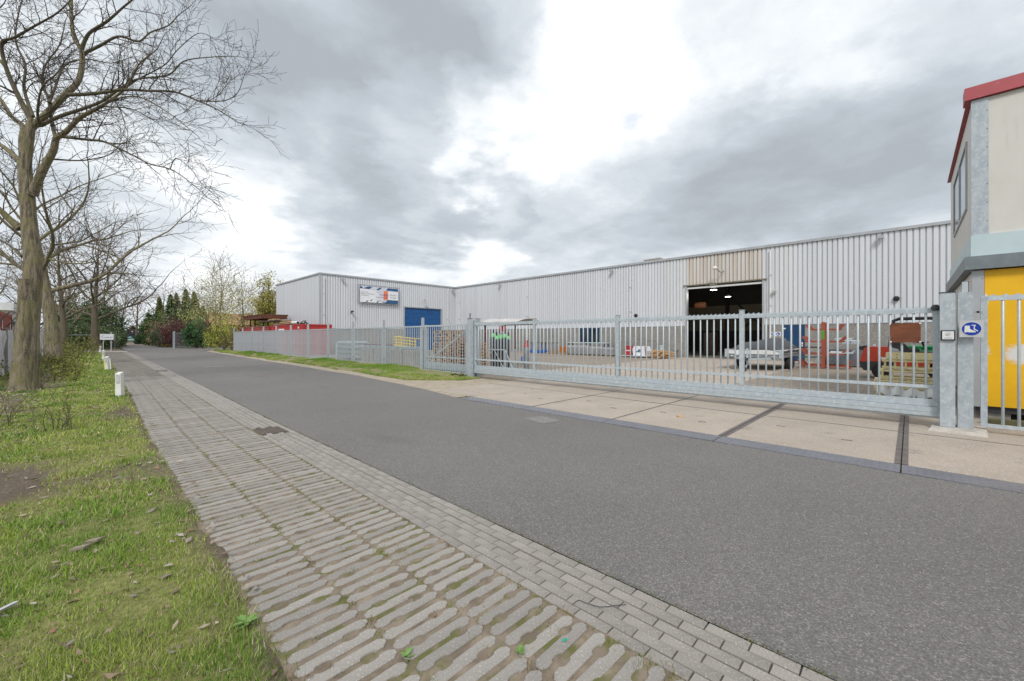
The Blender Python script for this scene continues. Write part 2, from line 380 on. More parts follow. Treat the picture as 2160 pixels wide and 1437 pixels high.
struct(MB().add([(-900,-900,-.09),(900,-900,-.09),(900,900,-.09),(-900,900,-.09)], [(0,1,2,3)]), 'ground', soil)
def strip(ys, fl, fr, z, name, mat, kind='structure', nx=1):
    vs = []; fs = []
    for y in ys:
        a, b = fl(y), fr(y)
        for i in range(nx + 1): vs.append((a + (b - a) * i / nx, y, z))
    w = nx + 1
    for j in range(len(ys) - 1):
        for i in range(nx): fs.append((j*w+i, j*w+i+1, (j+1)*w+i+1, (j+1)*w+i))
    return struct(MB().add(vs, fs), name, mat, kind)
YS = [-14 + i for i in range(0, 75)] + [62, 66, 70, 76, 82, 90]
# ragged right edge of the asphalt
rr = [-14 + .35 * i for i in range(0, 213)]
jr = {y: .05 * (vnoise(y * 1.7, 3.1, 5) - .5) + .12 * (vnoise(y * .5, 9.1, 6) - .5) * (1 if y > 8.5 else 0) for y in rr}
road = strip(rr, lambda y: 2.415 + off(y), lambda y: redge(y) + jr[y], .002, 'road', asph, nx=1)
struct(MB().add([(2.8,60.5,.001),(17,60.5,.001),(15,71,.001),(8.3,72,.001),(8,90,.001),(3.1,90,.001)], [(0,1,2,3,4,5)]), 'road_junction', asph)
struct(MB().add([(3.2,90,-.004),(8,90,-.004),(8.5,140,-.004),(4.4,140,-.004)], [(0,1,2,3)]), 'lane', M('gravel_lane', (.24,.20,.17), (.18,.14,.11), 1, .95))
# faded white mark across the road
mk = MB().add([(4.15,26.42,.0062),(4.95,26.18,.0062),(4.98,26.32,.0062),(4.18,26.56,.0062)], [(0,1,2,3)])
struct(mk, 'road_marking', M('faded_road_paint', (.50,.49,.47), (.25,.24,.24), 9, .8))

# --- pavement of grass pavers
pav = strip([-1 + i for i in range(0, 60)], lambda y: .5 + off(y), lambda y: 1.95 + off(y), -.010, 'pavement', soilb)
def bar_outline(flip):
    L, w = .412, .0355
    pts = []
    def side(sgn, notch):
        out = [(.030, w * sgn)]
        for k in range(7):
            a = math.pi * k / 6
            out.append((notch - .042 * math.cos(a), (w - .0165 * math.sin(a)) * sgn))
        return out + [(L - .030, w * sgn)]
    n1, n2 = (.115, .297) if not flip else (.297, .115)
    up = side(1, n1); dn = side(-1, n2)
    pts = [(0, .012)] + up + [(L, .012), (L, -.012)] + dn[::-1] + [(0, -.012)]
    return [(x - L / 2, y) for x, y in pts]
def bar_mesh(flip):
    o = bar_outline(flip); n = len(o); b = .004
    sh = [(x * .985, y * .90) for x, y in o]
    vs = [(x, y, -.05) for x, y in o] + [(x, y, -b) for x, y in o] + [(x, y, 0) for x, y in sh]
    fs = [(i, (i+1)%n, n+(i+1)%n, n+i) for i in range(n)] + [(n+i, n+(i+1)%n, 2*n+(i+1)%n, 2*n+i) for i in range(n)] + [tuple(range(2*n, 3*n))]
    m = MB().add([(x, -y if False else y, z) for x, y, z in vs], [f[::-1] for f in fs]); return m
barA, barB = bar_mesh(False), bar_mesh(True)
meA, meB = barA.mesh('paver'), barB.mesh('paver'); meA.materials.append(paverm); meB.materials.append(paverm)
cnt = 0; rest = MB(); yk = .62; k = 0
while yk < 57:
    for c in range(3):
        x = .88 + .42 * c + off(yk); y = yk + .05 * ((c * 7) % 3 - 1) * .6 + random.uniform(-.006, .006); z = random.uniform(-.006, .003)
        x += random.uniform(-.006, .006); rz = random.uniform(-.03, .03)
        if cnt < 300:
            inst('paver', meA if k % 2 else meB, (x, y, z), pav, rz); cnt += 1
        else:
            src = barA if k % 2 else barB
            if yk < 22: rest.add([(x + q[0], y + q[1], z + q[2]) for q in src.v], src.f)
            else: rest.add([(x-.2, y-.037, z), (x+.2, y-.037, z), (x+.2, y+.037, z), (x-.2, y+.037, z)], [(0,1,2,3)])
    yk += .1075; k += 1
o = struct(rest, 'paver_field', paverm, 'stuff', pav)

# --- brick gutter
gut = strip([-1.5 + i for i in range(0, 60)], lambda y: 1.925 + off(y), lambda y: 2.42 + off(y), -.014, 'gutter', M('gutter_joint_dirt', (.10,.085,.068), (.07,.06,.05), 9, .95))
bm_ = MB().bbox(-.0365, .0365, -.1045, .1045, -.06, 0, .004).mesh('brick'); bm_.materials.append(brickm)
cnt = 0; rest = MB(); y = -.6; drains = [(7.6, 8.02), (24.6, 25.1)]
while y < 57.5:
    for rw in range(6):
        yy = y + (.1085 if rw % 2 else 0) + (.04 if rw > 2 else 0)
        if any(a - .12 < yy < b + .12 for a, b in drains) and rw > 0: continue
        x = 2.377 - .0805 * rw + off(yy); dz = -.006 if rw in (2, 3) else 0
        z = dz + random.uniform(-.002, .002); rz = random.uniform(-.015, .015) - (off(yy + 1) - off(yy))
        if cnt < 300: inst('brick', bm_, (x, yy, z), gut, rz); cnt += 1
        else: rest.bbox(x-.0375, x+.0375, yy-.105, yy+.105, -.05, z, .005) if yy < 24 else rest.add([(x-.037,yy-.105,z),(x+.037,yy-.105,z),(x+.037,yy+.105,z),(x-.037,yy+.105,z)], [(0,1,2,3)])
    y += .217
struct(rest, 'brick_courses', brickm, 'stuff', gut)
for i, (a, b) in enumerate(drains):
    x0, x1 = 1.96 + off(a), 2.34 + off(a)
    t = thing('drain_grate', ('rusty cast iron drain grate sunk in the brick gutter' if i == 0 else 'grey drain grate far down the gutter past the second white bollard'), 'drain grate', (x0, a, -.01))
    build(MB().box(x0, x1, a, a+.03, -.03, -.004).box(x0, x1, b-.03, b, -.03, -.004).box(x0, x0+.03, a+.03, b-.03, -.03, -.005).box(x1-.03, x1, a+.03, b-.03, -.03, -.005), 'frame', M('brown_cast_iron', (.15,.12,.10), (.10,.08,.068), 8, .8) if i == 0 else railm, t)
    for q in range(7):
        xx = x0 + .055 + q * (x1 - x0 - .11) / 6
        build(MB().box(xx-.012, xx+.012, a+.03, b-.03, -.03, -.007), 'bar', M('brown_cast_iron', (.15,.12,.10), (.10,.08,.068), 8, .8) if i == 0 else railm, t)

# --- left verge
gx = np.concatenate([np.linspace(-40, -6, 18), np.linspace(-5.5, -1.5, 34), np.linspace(-1.4, .80, 30)])
gy = np.concatenate([np.linspace(-6, .4, 12), np.linspace(.55, 14, 120), np.linspace(14.3, 30, 60), np.linspace(31, 60, 40)])
def bare(x, y):
    """0 = turf, 1 = bare soil"""
    n = fbm(x * .75 + 3, y * .42 + 8, 2, 5)
    b = np.clip((n - .545) * 7, 0, 1)
    ey = x - np.interp(y, [0, 9, 16, 26, 58], [0, 0, .12, .22, .4])
    b = np.maximum(b, np.clip((ey - .40 - .25 * fbm(x * .9, y * .9, 31, 3) + .05) * 6, 0, 1) * .9)
    trees = np.exp(-(((x + 1.4) / .9) ** 2)) * np.clip((y - 7) / 5, 0, 1)
    b = np.maximum(b, np.clip(trees * 1.5 - .45 + (n - .5) * 2, 0, 1) * .85)
    return b
GX, GY = np.meshgrid(gx, gy)
EO = np.interp(GY, [0, 9, 16, 26, 58], [0, 0, .12, .22, .4])
edge = .60 + .17 * fbm(GY * 1.9, GY * 0 + 4, 17, 4) + EO
GXe = np.where(GX > -1.4, -1.4 + (GX + 1.4) / 2.2 * (edge + 1.4), GX)
GZ = .012 + .07 * (fbm(GXe * .8, GY * .8, 7, 4) - .5) * np.clip((edge - GXe) / .5, 0, 1) + .02 * (fbm(GXe * 5, GY * 5, 9, 3) - .5) * np.clip((edge - GXe) / .2, 0.1, 1)
GZ += .05 * np.clip((edge - GXe - .4) / 2, 0, 1)
GZ = np.where(GX == gx[-1], -.012, GZ)
nb = bare(GXe, GY); cn = fbm(GXe * 2.3, GY * 2.3, 41, 4)[..., None]
dirt = np.array([.165,.132,.102]) * (.75 + .6 * cn); turf = np.array([.200,.215,.070]) * (.65 + .7 * cn) + np.array([.10,.075,.05]) * fbm(GXe * 1.1, GY * 1.1, 51, 3)[..., None]
gc = dirt * nb[..., None] + turf * (1 - nb[..., None])
nx_, ny_ = len(gx), len(gy); idx = np.arange(nx_ * ny_).reshape(ny_, nx_)
fcs = np.stack([idx[:-1,:-1], idx[:-1,1:], idx[1:,1:], idx[1:,:-1]], -1).reshape(-1, 4)
vgm = M('verge_soil', (1,1,1), (.62,.60,.58), 26, .95, 0, .8, 70, vcol=True, spec=.15, bdist=.02)
vgme = np_mesh('verge', np.stack([GXe, GY, GZ], -1).reshape(-1, 3), fcs, gc.reshape(-1, 3))
verge = struct(vgme, 'verge', vgm)
def vz(x, y):
    e = .68 + np.interp(y, [0, 9, 16, 26, 58], [0, 0, .12, .22, .4])
    return .012 + .07 * (fbm(x * .8, y * .8, 7, 4) - .5) * np.clip((e - x) / .5, 0, 1) + .05 * np.clip((e - x - .4) / 2, 0, 1)

def blades(px, py, pz, h, w, cols, lean=.6):
    """three-vertex blades, two triangles each would be wasted at this size"""
    n = len(px); a = rng.random(n) * 2 * np.pi; b = rng.random(n) * 2 * np.pi
    dx, dy = np.cos(a) * w / 2, np.sin(a) * w / 2
    lx, ly = np.cos(b) * h * lean * rng.random(n), np.sin(b) * h * lean * rng.random(n)
    z1 = h * (.55 + .45 * rng.random(n))
    v = np.empty((n, 3, 3)); v[:, 0] = np.stack([px - dx, py - dy, pz - .004], -1); v[:, 1] = np.stack([px + dx, py + dy, pz - .004], -1)
    v[:, 2] = np.stack([px + lx, py + ly, pz + z1], -1)
    f = np.arange(n * 3).reshape(n, 3); c = np.repeat(cols, 3, 0).reshape(n, 3, 3)
    return v.reshape(-1, 3), f, c.reshape(-1, 3)
def gcol(x, y, seed=0):
    t = fbm(x * 1.3, y * 1.3, 61 + seed, 3)[:, None]; r = rng.random((len(x), 1))
    g = np.array([.165,.300,.042]); yg = np.array([.335,.395,.085]); st = np.array([.52,.45,.29])
    c = g + (yg - g) * np.clip(t * 2.2 - .55 + (r - .5) * .8, 0, 1)
    s = rng.random((len(x), 1)) < (.16 + .45 * np.clip(t - .45, 0, 1))
    return np.where(s, st * (.6 + .6 * r), c * (.75 + .5 * rng.random((len(x), 1))))
V = []; F = []; C = []; nv = 0
def addb(v, f, c):
    global nv
    V.append(v); F.append(f + nv); C.append(c); nv += len(v)
for (x0, x1, y0, y1, dens, h, w) in [(-2.3, .80, 1.3, 3.2, 15000, .050, .0040), (-2.8, .80, 3.2, 5.0, 9000, .050, .0055), (-4.5, .82, 5.0, 9, 3800, .052, .0085), (-6, .95, 9, 16, 1300, .06, .015), (-7, 1.1, 16, 30, 450, .07, .030), (-6, 1.3, 30, 58, 130, .09, .07)]:
    n = int((x1 - x0) * (y1 - y0) * dens); x = x0 + (x1 - x0) * rng.random(n); y = y0 + (y1 - y0) * rng.random(n)
    e = .70 + np.interp(y, [0, 9, 16, 26, 58], [0, 0, .12, .22, .4])
    tuft = fbm(x * 3.1, y * 3.1, 71, 3)
    keep = (rng.random(n) > bare(x, y) * .97) & (x < e - .05 * rng.random(n)) & (rng.random(n) < .50 + 1.5 * np.clip(tuft - .30, 0, 1) * 1.6)
    x, y = x[keep], y[keep]; tf = tuft[keep]
    addb(*blades(x, y, vz(x, y), h * (.45 + 1.5 * np.clip(tf - .25, 0, 1)), w * (.6 + .8 * rng.random(len(x))), gcol(x, y), .95))
for (bx, by) in [(.56, 14.9), (.63, 27.5), (.66, 38.7), (.76, 55.2), (-1.75, 18.6), (-1.2, 17.3), (.42, 2.35), (.50, 1.9)]:
    n = 260; x = bx + rng.normal(0, .11, n); y = by + rng.normal(0, .13, n)
    addb(*blades(x, y, vz(x, y), np.full(n, .07 if by > 5 else .045), np.full(n, .012 if by > 5 else .006), np.array([.075,.17,.02]) * (.7 + .6 * rng.random((n, 1))), .7))
gr = struct(np_mesh('grass', np.concatenate(V), np.concatenate(F), np.concatenate(C)), 'verge_grass', grassm, 'stuff')
# moss and weeds that grow between the pavers
V = []; F = []; C = []; nv = 0
for i in range(520):
    y = .8 + 13 * rng.random() ** 1.5; c = rng.integers(0, 4); x = [.66, 1.09, 1.51, 1.93][c] + rng.normal(0, .012) if rng.random() < .72 else .7 + 1.2 * rng.random()
    x += off(y); n = int(4 + 22 * rng.random()); sp = .012 + .02 * rng.random()
    px = x + rng.normal(0, sp, n); py = y + rng.normal(0, sp * 1.4, n)
    k_ = rng.random(); base = np.array([.15,.19,.03]) if k_ < .55 else np.array([.24,.23,.06]) if k_ < .8 else np.array([.20,.12,.05])
    addb(*blades(px, py, np.full(n, -.014), np.full(n, .020 + .016 * rng.random()), np.full(n, .006), base * (.6 + .8 * rng.random((n, 1))), 1.0))
for i in range(420):                                       # moss fringe where the gutter meets the asphalt
    y = .2 + 16 * rng.random() ** 1.3; n = int(3 + 10 * rng.random()); px = 2.425 + off(y) + rng.normal(0, .008, n); py = y + rng.normal(0, .05, n)
    base = np.array([.16,.18,.04]) if rng.random() < .6 else np.array([.10,.085,.06])
    addb(*blades(px, py, np.full(n, -.004), np.full(n, .016), np.full(n, .010), base * (.6 + .8 * rng.random((n, 1))), 1.2))
struct(np_mesh('weeds', np.concatenate(V), np.concatenate(F), np.concatenate(C)), 'joint_weeds', grassm, 'stuff')
# small broad-leaved weeds in the joints
for (wx, wy, s, lab) in [(1.10, 1.80, .05, 'small pale green rosette weed at a paver joint beside the brown leaf'), (1.52, 1.42, .04, 'little two-leaf weed sprouting in a paver hole nearer the gutter'), (.60, 2.62, .075, 'low clover patch where the grass verge meets the pavers')]:
    lv = MB()
    for q in range(9 if s < .06 else 26):
        a = q * 2.4; r = s * (.35 + .65 * random.random()); cx, cy = wx + math.cos(a) * r * .5, wy + math.sin(a) * r * .5
        ux, uy = math.cos(a) * s * .45, math.sin(a) * s * .45; px, py = -uy * .45, ux * .45; zz = random.uniform(-.008, .02) + (.02 if s > .06 else 0)
        lv.add([(cx-ux, cy-uy, zz-.006), (cx+px, cy+py, zz+.006), (cx+ux, cy+uy, zz+.012), (cx-px, cy-py, zz+.006)], [(0,1,2,3)])
    tag(build(lv, 'weed', M('weed_leaf', (.12,.23,.05), (.16,.26,.07), 30, .6)), lab, 'weed')
# dead leaves and wood chips scattered on the verge
V = []; F = []; C = []; nv = 0
def leafbits(n, x0, x1, y0, y1, smin, smax, cols):
    global nv
    x = x0 + (x1 - x0) * rng.random(n); y = y0 + (y1 - y0) * rng.random(n); s = smin + (smax - smin) * rng.random(n); a = rng.random(n) * 6.28
    ux, uy = np.cos(a) * s, np.sin(a) * s; px, py = -uy * (.3 + .25 * rng.random(n)), ux * (.3 + .25 * rng.random(n)); z = vz(x, y) + .010 + .022 * rng.random(n)
    t = lambda: s * (rng.random(n) - .35) * .55
    v = np.stack([np.stack([x - ux, y - uy, z + t()], -1), np.stack([x + px * .9 + ux * .2, y + py * .9 + uy * .2, z + t()], -1), np.stack([x + ux, y + uy, z + t()], -1), np.stack([x - px + ux * .1, y - py + uy * .1, z + t()], -1)], 1)
    c = cols[rng.integers(0, len(cols), n)] * (.7 + .6 * rng.random((n, 1)))
    V.append(v.reshape(-1, 3)); F.append(np.arange(n * 4).reshape(n, 4) + nv); C.append(np.repeat(c, 4, 0)); nv += n * 4
lc = np.array([[.30,.22,.17],[.24,.17,.12],[.36,.29,.23],[.30,.17,.11],[.38,.33,.29],[.17,.12,.09],[.28,.24,.22]])
leafbits(650, -2.5, .75, 1.3, 4.5, .012, .042, lc); leafbits(650, -4.5, .8, 4.5, 10, .014, .045, lc); leafbits(700, -5, .8, 10, 22, .02, .06, lc)
leafbits(900, -2.6, -.5, 9, 24, .02, .06, np.array([[.28,.24,.20],[.20,.16,.13],[.34,.29,.24]])); leafbits(26, .8, 1.9, 1.5, 6, .01, .022, lc)
struct(np_mesh('leaf_litter', np.concatenate(V), np.concatenate(F), np.concatenate(C)), 'leaf_litter', litterm, 'stuff')

# --- right-hand verge and sandy edge
strip([8.5 + .5 * i for i in range(0, 98)], lambda y: redge(y) - .15, lambda y: 10.42, -.004, 'sand_edge', sandm)
def rv_l(y): return redge(y) + .38 + .35 * float(vnoise(y * .45, 2.2, 23)) + max(0, (13.2 - y)) * 1.1
rvv = []; rvf = []; ys = [11.6 + .45 * i for i in range(0, 96)]
for y in ys:
    a, b = min(rv_l(y), 10.1), 10.25
    for i in range(9): rvv.append((a + (b - a) * i / 8, y, (-.008 if i == 0 else (.03 + .10 * (i / 8) + .05 * float(vnoise(y * 1.3, i * .9, 29))) * min(1, max(-.05, (y - 11.9) / 1.3)))))
for j in range(len(ys) - 1):
    for i in range(8): rvf.append((j*9+i, j*9+i+1, (j+1)*9+i+1, (j+1)*9+i))
struct(MB().add(rvv, rvf), 'roadside_bank', M('bank_soil', (.21,.20,.085), (.25,.205,.13), 2.2, .95, 0, .7, 40))
V = []; F = []; C = []; nv = 0
n = 130000; y = 11.7 + 42 * rng.random(n) ** 1.35; lft = np.array([min(rv_l(q), 10.1) for q in y]); x = lft + (10.3 - lft) * rng.random(n)
t = (x - lft) / (10.3 - lft + 1e-6); pz = (.02 + .10 * t) * np.clip((y - 11.9) / 1.3, 0, 1)
keep = (fbm(x * 1.1, y * .8, 81, 4) > .40) | (t > .7); x, y, t, pz = x[keep], y[keep], t[keep], pz[keep]
patch = np.clip((fbm(x * .4, y * .35, 83, 3) - .42) * 4, 0, 1) * np.clip(t * 2 - .3, 0, 1)
cc = gcol(x, y, 9) * (1 - patch[:, None] * .5) + np.array([.10,.27,.016]) * patch[:, None] * .55
addb(*blades(x, y, pz, .07 + .13 * patch, .010 + .0010 * y, cc, .8))
struct(np_mesh('bank_grass', np.concatenate(V), np.concatenate(F), np.concatenate(C)), 'bank_grass', grassm, 'stuff')
# clods of earth at the foot of the fence posts
for (x, y, s, lab) in [(10.0, 15.5, .16, 'brown clod of earth below the last fence post before the gate'), (9.95, 22.3, .28, 'heap of brown earth at the foot of a fence post'), (9.9, 25.8, .2, 'flat brown earth clod where the fence line turns hazy'), (9.9, 12.6, .22, 'brown dug soil beside the tall gate post')]:
    m = MB()
    for q in range(16):
        a = random.uniform(0, 6.28); r = s * random.random() ** .5 * 1.4; sz = s * random.uniform(.12, .35); c0 = (x + math.cos(a) * r * .6, y + math.sin(a) * r, .10 + random.uniform(0, .05))
        m.lathe([(sz*.4, -sz*.4), (sz*random.uniform(.8,1.1), 0), (sz*.5, sz*.42)], c0, 6)
    tag(build(m, 'soil_clod', soil), lab, 'soil')

# --- yard and driveway
struct(MB().add([(10.42,-40,-.012),(60,-40,-.012),(60,60,-.012),(10.42,60,-.012)], [(0,1,2,3)]), 'yard', yardm)
drv = struct(MB().add([(6.55,-16,-.02),(14.2,-16,-.02),(14.2,9.9,-.02),(10.3,12.1,-.02),(7.0,10.1,-.02),(6.55,8.2,-.02)], [(0,1,2,3,4,5)]), 'driveway', soilb)
cols_y = [8.25, 6.15, 4.1, 2.15, .08, -2.0, -4.05, -6.1, -8.2]
def slab(x0, x1, y0, y1, z=.006):
    b = .012; m = MB().bbox(x0+.012-x0, x1-.012-x0, y0+.012-y0, y1-.012-y0, -.1, z + random.uniform(-.004, .004), .008).mesh('slab'); m.materials.append(slabm)
    inst('slab', m, (x0, y0, 0), drv)
for i in range(len(cols_y) - 1):
    for (x0, x1) in ((7.02, 9.42), (9.42, 11.5), (11.5, 13.9)): slab(x0, x1, cols_y[i+1], cols_y[i])
slab(7.7, 9.42, 8.25, 10.15); slab(9.42, 11.5, 8.25, 10.3); slab(11.5, 13.9, 8.25, 10.3)
mtri = MB().add([(7.05,8.27,-.1),(7.68,8.27,-.1),(7.68,10.1,-.1),(7.05,9.7,-.1),(7.05,8.27,.004),(7.68,8.27,.004),(7.68,10.1,.004),(7.05,9.7,.004)], [(4,5,6,7),(0,1,5,4),(1,2,6,5),(2,3,7,6),(3,0,4,7)])
o = build(mtri, 'slab', slabm, drv)
for xs in range(8):
    for (y1, y0) in ((12.4, 10.35), (10.35, 8.3), (8.3, 6.25), (6.25, 4.2)):
        slab(13.9 + 2.19 * xs, 13.9 + 2.19 * (xs + 1), y0, y1, .003)
for yc in cols_y[1:6]:                                    # steel-edged joints
    for s in (-1, 1):
        if yc in (.08, 2.15): build(MB().box(7.03, 12.4, yc + s*.035 - .028, yc + s*.035 + .028, -.05, .0135), 'edge_strip', railm, drv)
    if yc not in (.08, 2.15): build(MB().box(7.03, 11.4, yc - .02, yc + .02, -.05, .0115), 'edge_strip', railm, drv)
build(MB().box(9.40, 9.445, -8.1, 10.2, -.05, .0105), 'edge_strip', railm, drv)
for i in range(len(cols_y) - 1):                          # tread plates along the road
    y0, y1 = cols_y[i+1], cols_y[i]; m = MB().box(6.60, 7.01, y0 + .008, y1 - .008, -.03, .010)
    for a in range(int((y1 - y0) / .07)):
        for b in range(6):
            cx, cy = 6.64 + b * .067, y0 + .05 + a * .07; s = 1 if (a + b) % 2 else -1; q = .019
            m.add([(cx - q, cy - q * s - .004, .0095), (cx + q, cy + q * s - .004, .0095), (cx + q, cy + q * s + .004, .0095), (cx - q, cy - q * s + .004, .0095), (cx, cy, .0145)], [(0,1,4),(1,2,4),(2,3,4),(3,0,4)])
    build(m, 'tread_plate', platem, drv)
for i in range(4):                                        # lifting slots cast into the front slabs
    for (sx, dy) in ((8.0, .55), (8.45, 1.5)): build(MB().box(sx + .1*math.sin(i*2.3), sx + .1*math.sin(i*2.3) + .03, cols_y[i+1] + dy, cols_y[i+1] + dy + .13, .0, .0135), 'lifting_slot', railm, drv)
struct(MB().add([(5.75,4.8,.0065),(6.2,4.72,.0065),(6.3,5.28,.0065),(5.86,5.42,.0065)], [(0,1,2,3)]), 'road_patch', M('pale_asphalt_patch', (.24,.23,.22), (.17,.165,.16), 14, .9, 0, .6, 90))
# ------------------------------------------------------------------ gate and fence
PITCH = .1545
barme = MB().tube([(0,0,0),(0,0,1)], .0175, 8).mesh('bar'); barme.materials.append(galv)
smooth_me = barme.polygons.foreach_set('use_smooth', [True] * len(barme.polygons))
def spikes(y0, y1, x, z, step=.1):
    m = MB(); n = int((y1 - y0) / step)
    m.box(x-.003, x+.003, y0, y1, z-.02, z+.012)
    for i in range(n):
        y = y0 + i * step
        m.add([(x-.0025,y+.004,z+.012),(x-.0025,y+step-.004,z+.012),(x-.0025,y+step*.5,z+.015),(x-.0025,y+.002,z+.045),
               (x+.0025,y+.004,z+.012),(x+.0025,y+step-.004,z+.012),(x+.0025,y+step*.5,z+.015),(x+.0025,y+.002,z+.045)],
              [(0,1,2),(0,2,3),(6,5,4),(7,6,4),(1,5,6,2),(2,6,7,3),(3,7,4,0)])
    return m
GXP = 10.36
gate = thing('sliding_gate', 'long galvanised sliding gate with upright bars across the driveway', 'gate', (GXP, 6, .15))
build(MB().box(GXP-.03, GXP+.03, -.36, 15.3, 2.01, 2.08), 'top_rail', galv, gate)
build(MB().box(GXP-.03, GXP+.03, -.36, 15.3, .68, .735), 'middle_rail', galv, gate)
build(MB().box(GXP-.035, GXP+.035, -.36, 15.4, .365, .485), 'lower_beam', galv, gate)
lb = MB().prism([(GXP-.075,.20),(GXP-.05,.165),(GXP+.05,.165),(GXP+.075,.20),(GXP+.075,.36),(GXP-.075,.36)], 'y', -.36, 15.4)
build(lb, 'track_beam', galv, gate)
yy = -.3
for i in range(5):                                        # cover strips that lap over each other along the beam
    build(MB().box(GXP-.081, GXP-.0755, -.34 + 2.45 * i, 2.06 + 2.45 * i, .27, .352), 'cover_strip', galv, gate)
for yp in (12.05, 9.0, 5.9, 2.75, -.33):
    build(MB().box(GXP-.045, GXP+.045, yp-.045, yp+.045, .486, 2.19 if yp > -.1 else 2.12).box(GXP-.055, GXP+.055, yp-.055, yp+.055, 2.19 if yp > -.1 else 2.12, 2.2 if yp > -.1 else 2.13), 'gate_post', galv, gate)
y = -.2
while y < 12.0:
    if min(abs(y - q) for q in (12.05, 9.0, 5.9, 2.75, -.33)) > .06: inst('bar', barme, (GXP, y, .48), gate, 0, (1, 1, 1.54))
    y += PITCH
build(MB().beam((GXP+.05, 12.2, 2.0), (GXP+.05, 15.2, .55), .05, .06), 'brace', galv, gate)
build(MB().box(GXP-.05, GXP+.05, 15.3, 15.4, .486, 2.09), 'end_post', galv, gate)
build(spikes(-.3, 12, GXP, 2.09), 'spike_strip', galv, gate)

# guide posts on the hinge side
t = thing('guide_post_frame', 'pair of tall galvanised gate guide posts joined by a top bracket', 'gate post', (10.3, 12.1, 0))
build(MB().box(10.10, 10.25, 12.02, 12.20, 0, 2.27), 'post', galvd, t)
build(MB().box(10.48, 10.62, 12.05, 12.20, 0, 2.25), 'post', galvd, t)
for x0 in (10.10, 10.48): build(MB().box(x0-.01, x0+.16, 12.02, 12.21, 2.27, 2.285), 'cap', dgrey, t)
build(MB().box(10.25, 10.48, 12.1, 12.16, 2.16, 2.22), 'bracket', galv, t)
build(MB().box(10.155, 10.195, 12.09, 12.15, 2.286, 2.48), 'aerial', steel, t)
for z in (.10, 1.9): build(MB().lathe([(.03,0),(.045,.02),(.045,.09),(.03,.11)], (10.27, 12.11, z), 10), 'roller', dgrey, t)
build(MB().box(10.05, 10.66, 11.95, 12.27, 0, .012), 'foot_plate', galvd, t)

# receiving posts on the right
foot = MB().add([(9.83,-.88,0),(10.62,-.95,0),(10.66,-.26,0),(9.90,-.20,0),(9.88,-.86,.055),(10.6,-.93,.065),(10.62,-.3,.06),(9.95,-.25,.05)], [(4,5,6,7),(0,1,5,4),(1,2,6,5),(2,3,7,6),(3,0,4,7)])
footm = M('whitish_concrete', (.52,.48,.43), (.36,.33,.29), 6, .9, 0, .6, 25, bdist=.03)
tag(build(foot, 'footing_slab', footm), 'whitish broken concrete footing under the two heavy posts', 'footing')
t1 = thing('catch_post', 'heavy galvanised catch post carrying the small intercom', 'gate post', (10.2, -.45, .06))
build(MB().box(10.15, 10.33, -.545, -.365, .06, 2.34), 'post', galvd, t1)
build(MB().box(10.14, 10.34, -.555, -.355, 2.34, 2.352), 'cap', black, t1)
build(MB().box(10.34, 10.52, -.54, -.50, .1, 2.33), 'rear_plate', galvd, t1)
build(MB().lathe([(.04,0),(.055,.02),(.055,.07),(.03,.1)], (10.28, -.315, 2.05), 10), 'roller', dgrey, t1)
ic = thing('intercom', 'small white and black intercom box on the catch post', 'intercom', (10.14, -.45, 1.55))
build(MB().box(10.115, 10.149, -.545, -.375, 1.53, 1.70), 'housing', black, ic)
build(MB().box(10.108, 10.114, -.528, -.392, 1.548, 1.683), 'front_plate', white, ic)
build(MB().lathe([(.006,-.004),(.03,-.003),(.028,0)], (10.104, -.46, 1.64), 14, 'x'), 'call_button', signgrey, ic)
build(MB().box(10.1065, 10.1078, -.51, -.41, 1.565, 1.575), 'slot', ink, ic)
t2 = thing('hinge_post', 'second heavy galvanised post with plain mottled zinc beside the boot sign', 'gate post', (10.3, -.66, .06))
build(MB().box(10.22, 10.40, -.755, -.575, .06, 2.34), 'post', galvd, t2)
build(MB().box(10.30, 10.34, -.70, -.63, 2.341, 2.52), 'top_bracket', galv, t2)
build(MB().beam((10.3, -.756, 2.0), (10.3, -.85, 2.0), .02), 'stay', steel, t2)
build(MB().lathe([(.012,0),(.02,.005),(.02,.03),(.012,.035)], (10.3, -.81, 1.985), 8), 'nut', black, t2)
pf = thing('side_fence_panel', 'galvanised fence panel with spiked top in front of the yellow container', 'fence panel', (10.33, -2.2, .1))
Y0, Y1 = -3.6, -.84
build(MB().box(10.30, 10.36, Y1-.075, Y1, .10, 2.25), 'frame_post', galvd, pf)
build(MB().box(10.305, 10.355, Y0, Y1-.076, 2.185, 2.245), 'top_rail', galv, pf)
build(MB().box(10.305, 10.355, Y0, Y1-.076, .10, .155), 'bottom_rail', galv, pf)
y = Y1 - .24
while y > Y0: inst('bar', barme, (10.33, y, .15), pf, 0, (1.1, 1.1, 2.04)); y -= PITCH * 1.08
build(spikes(Y0, Y1, 10.33, 2.25, .13), 'spike_strip', galv, pf)
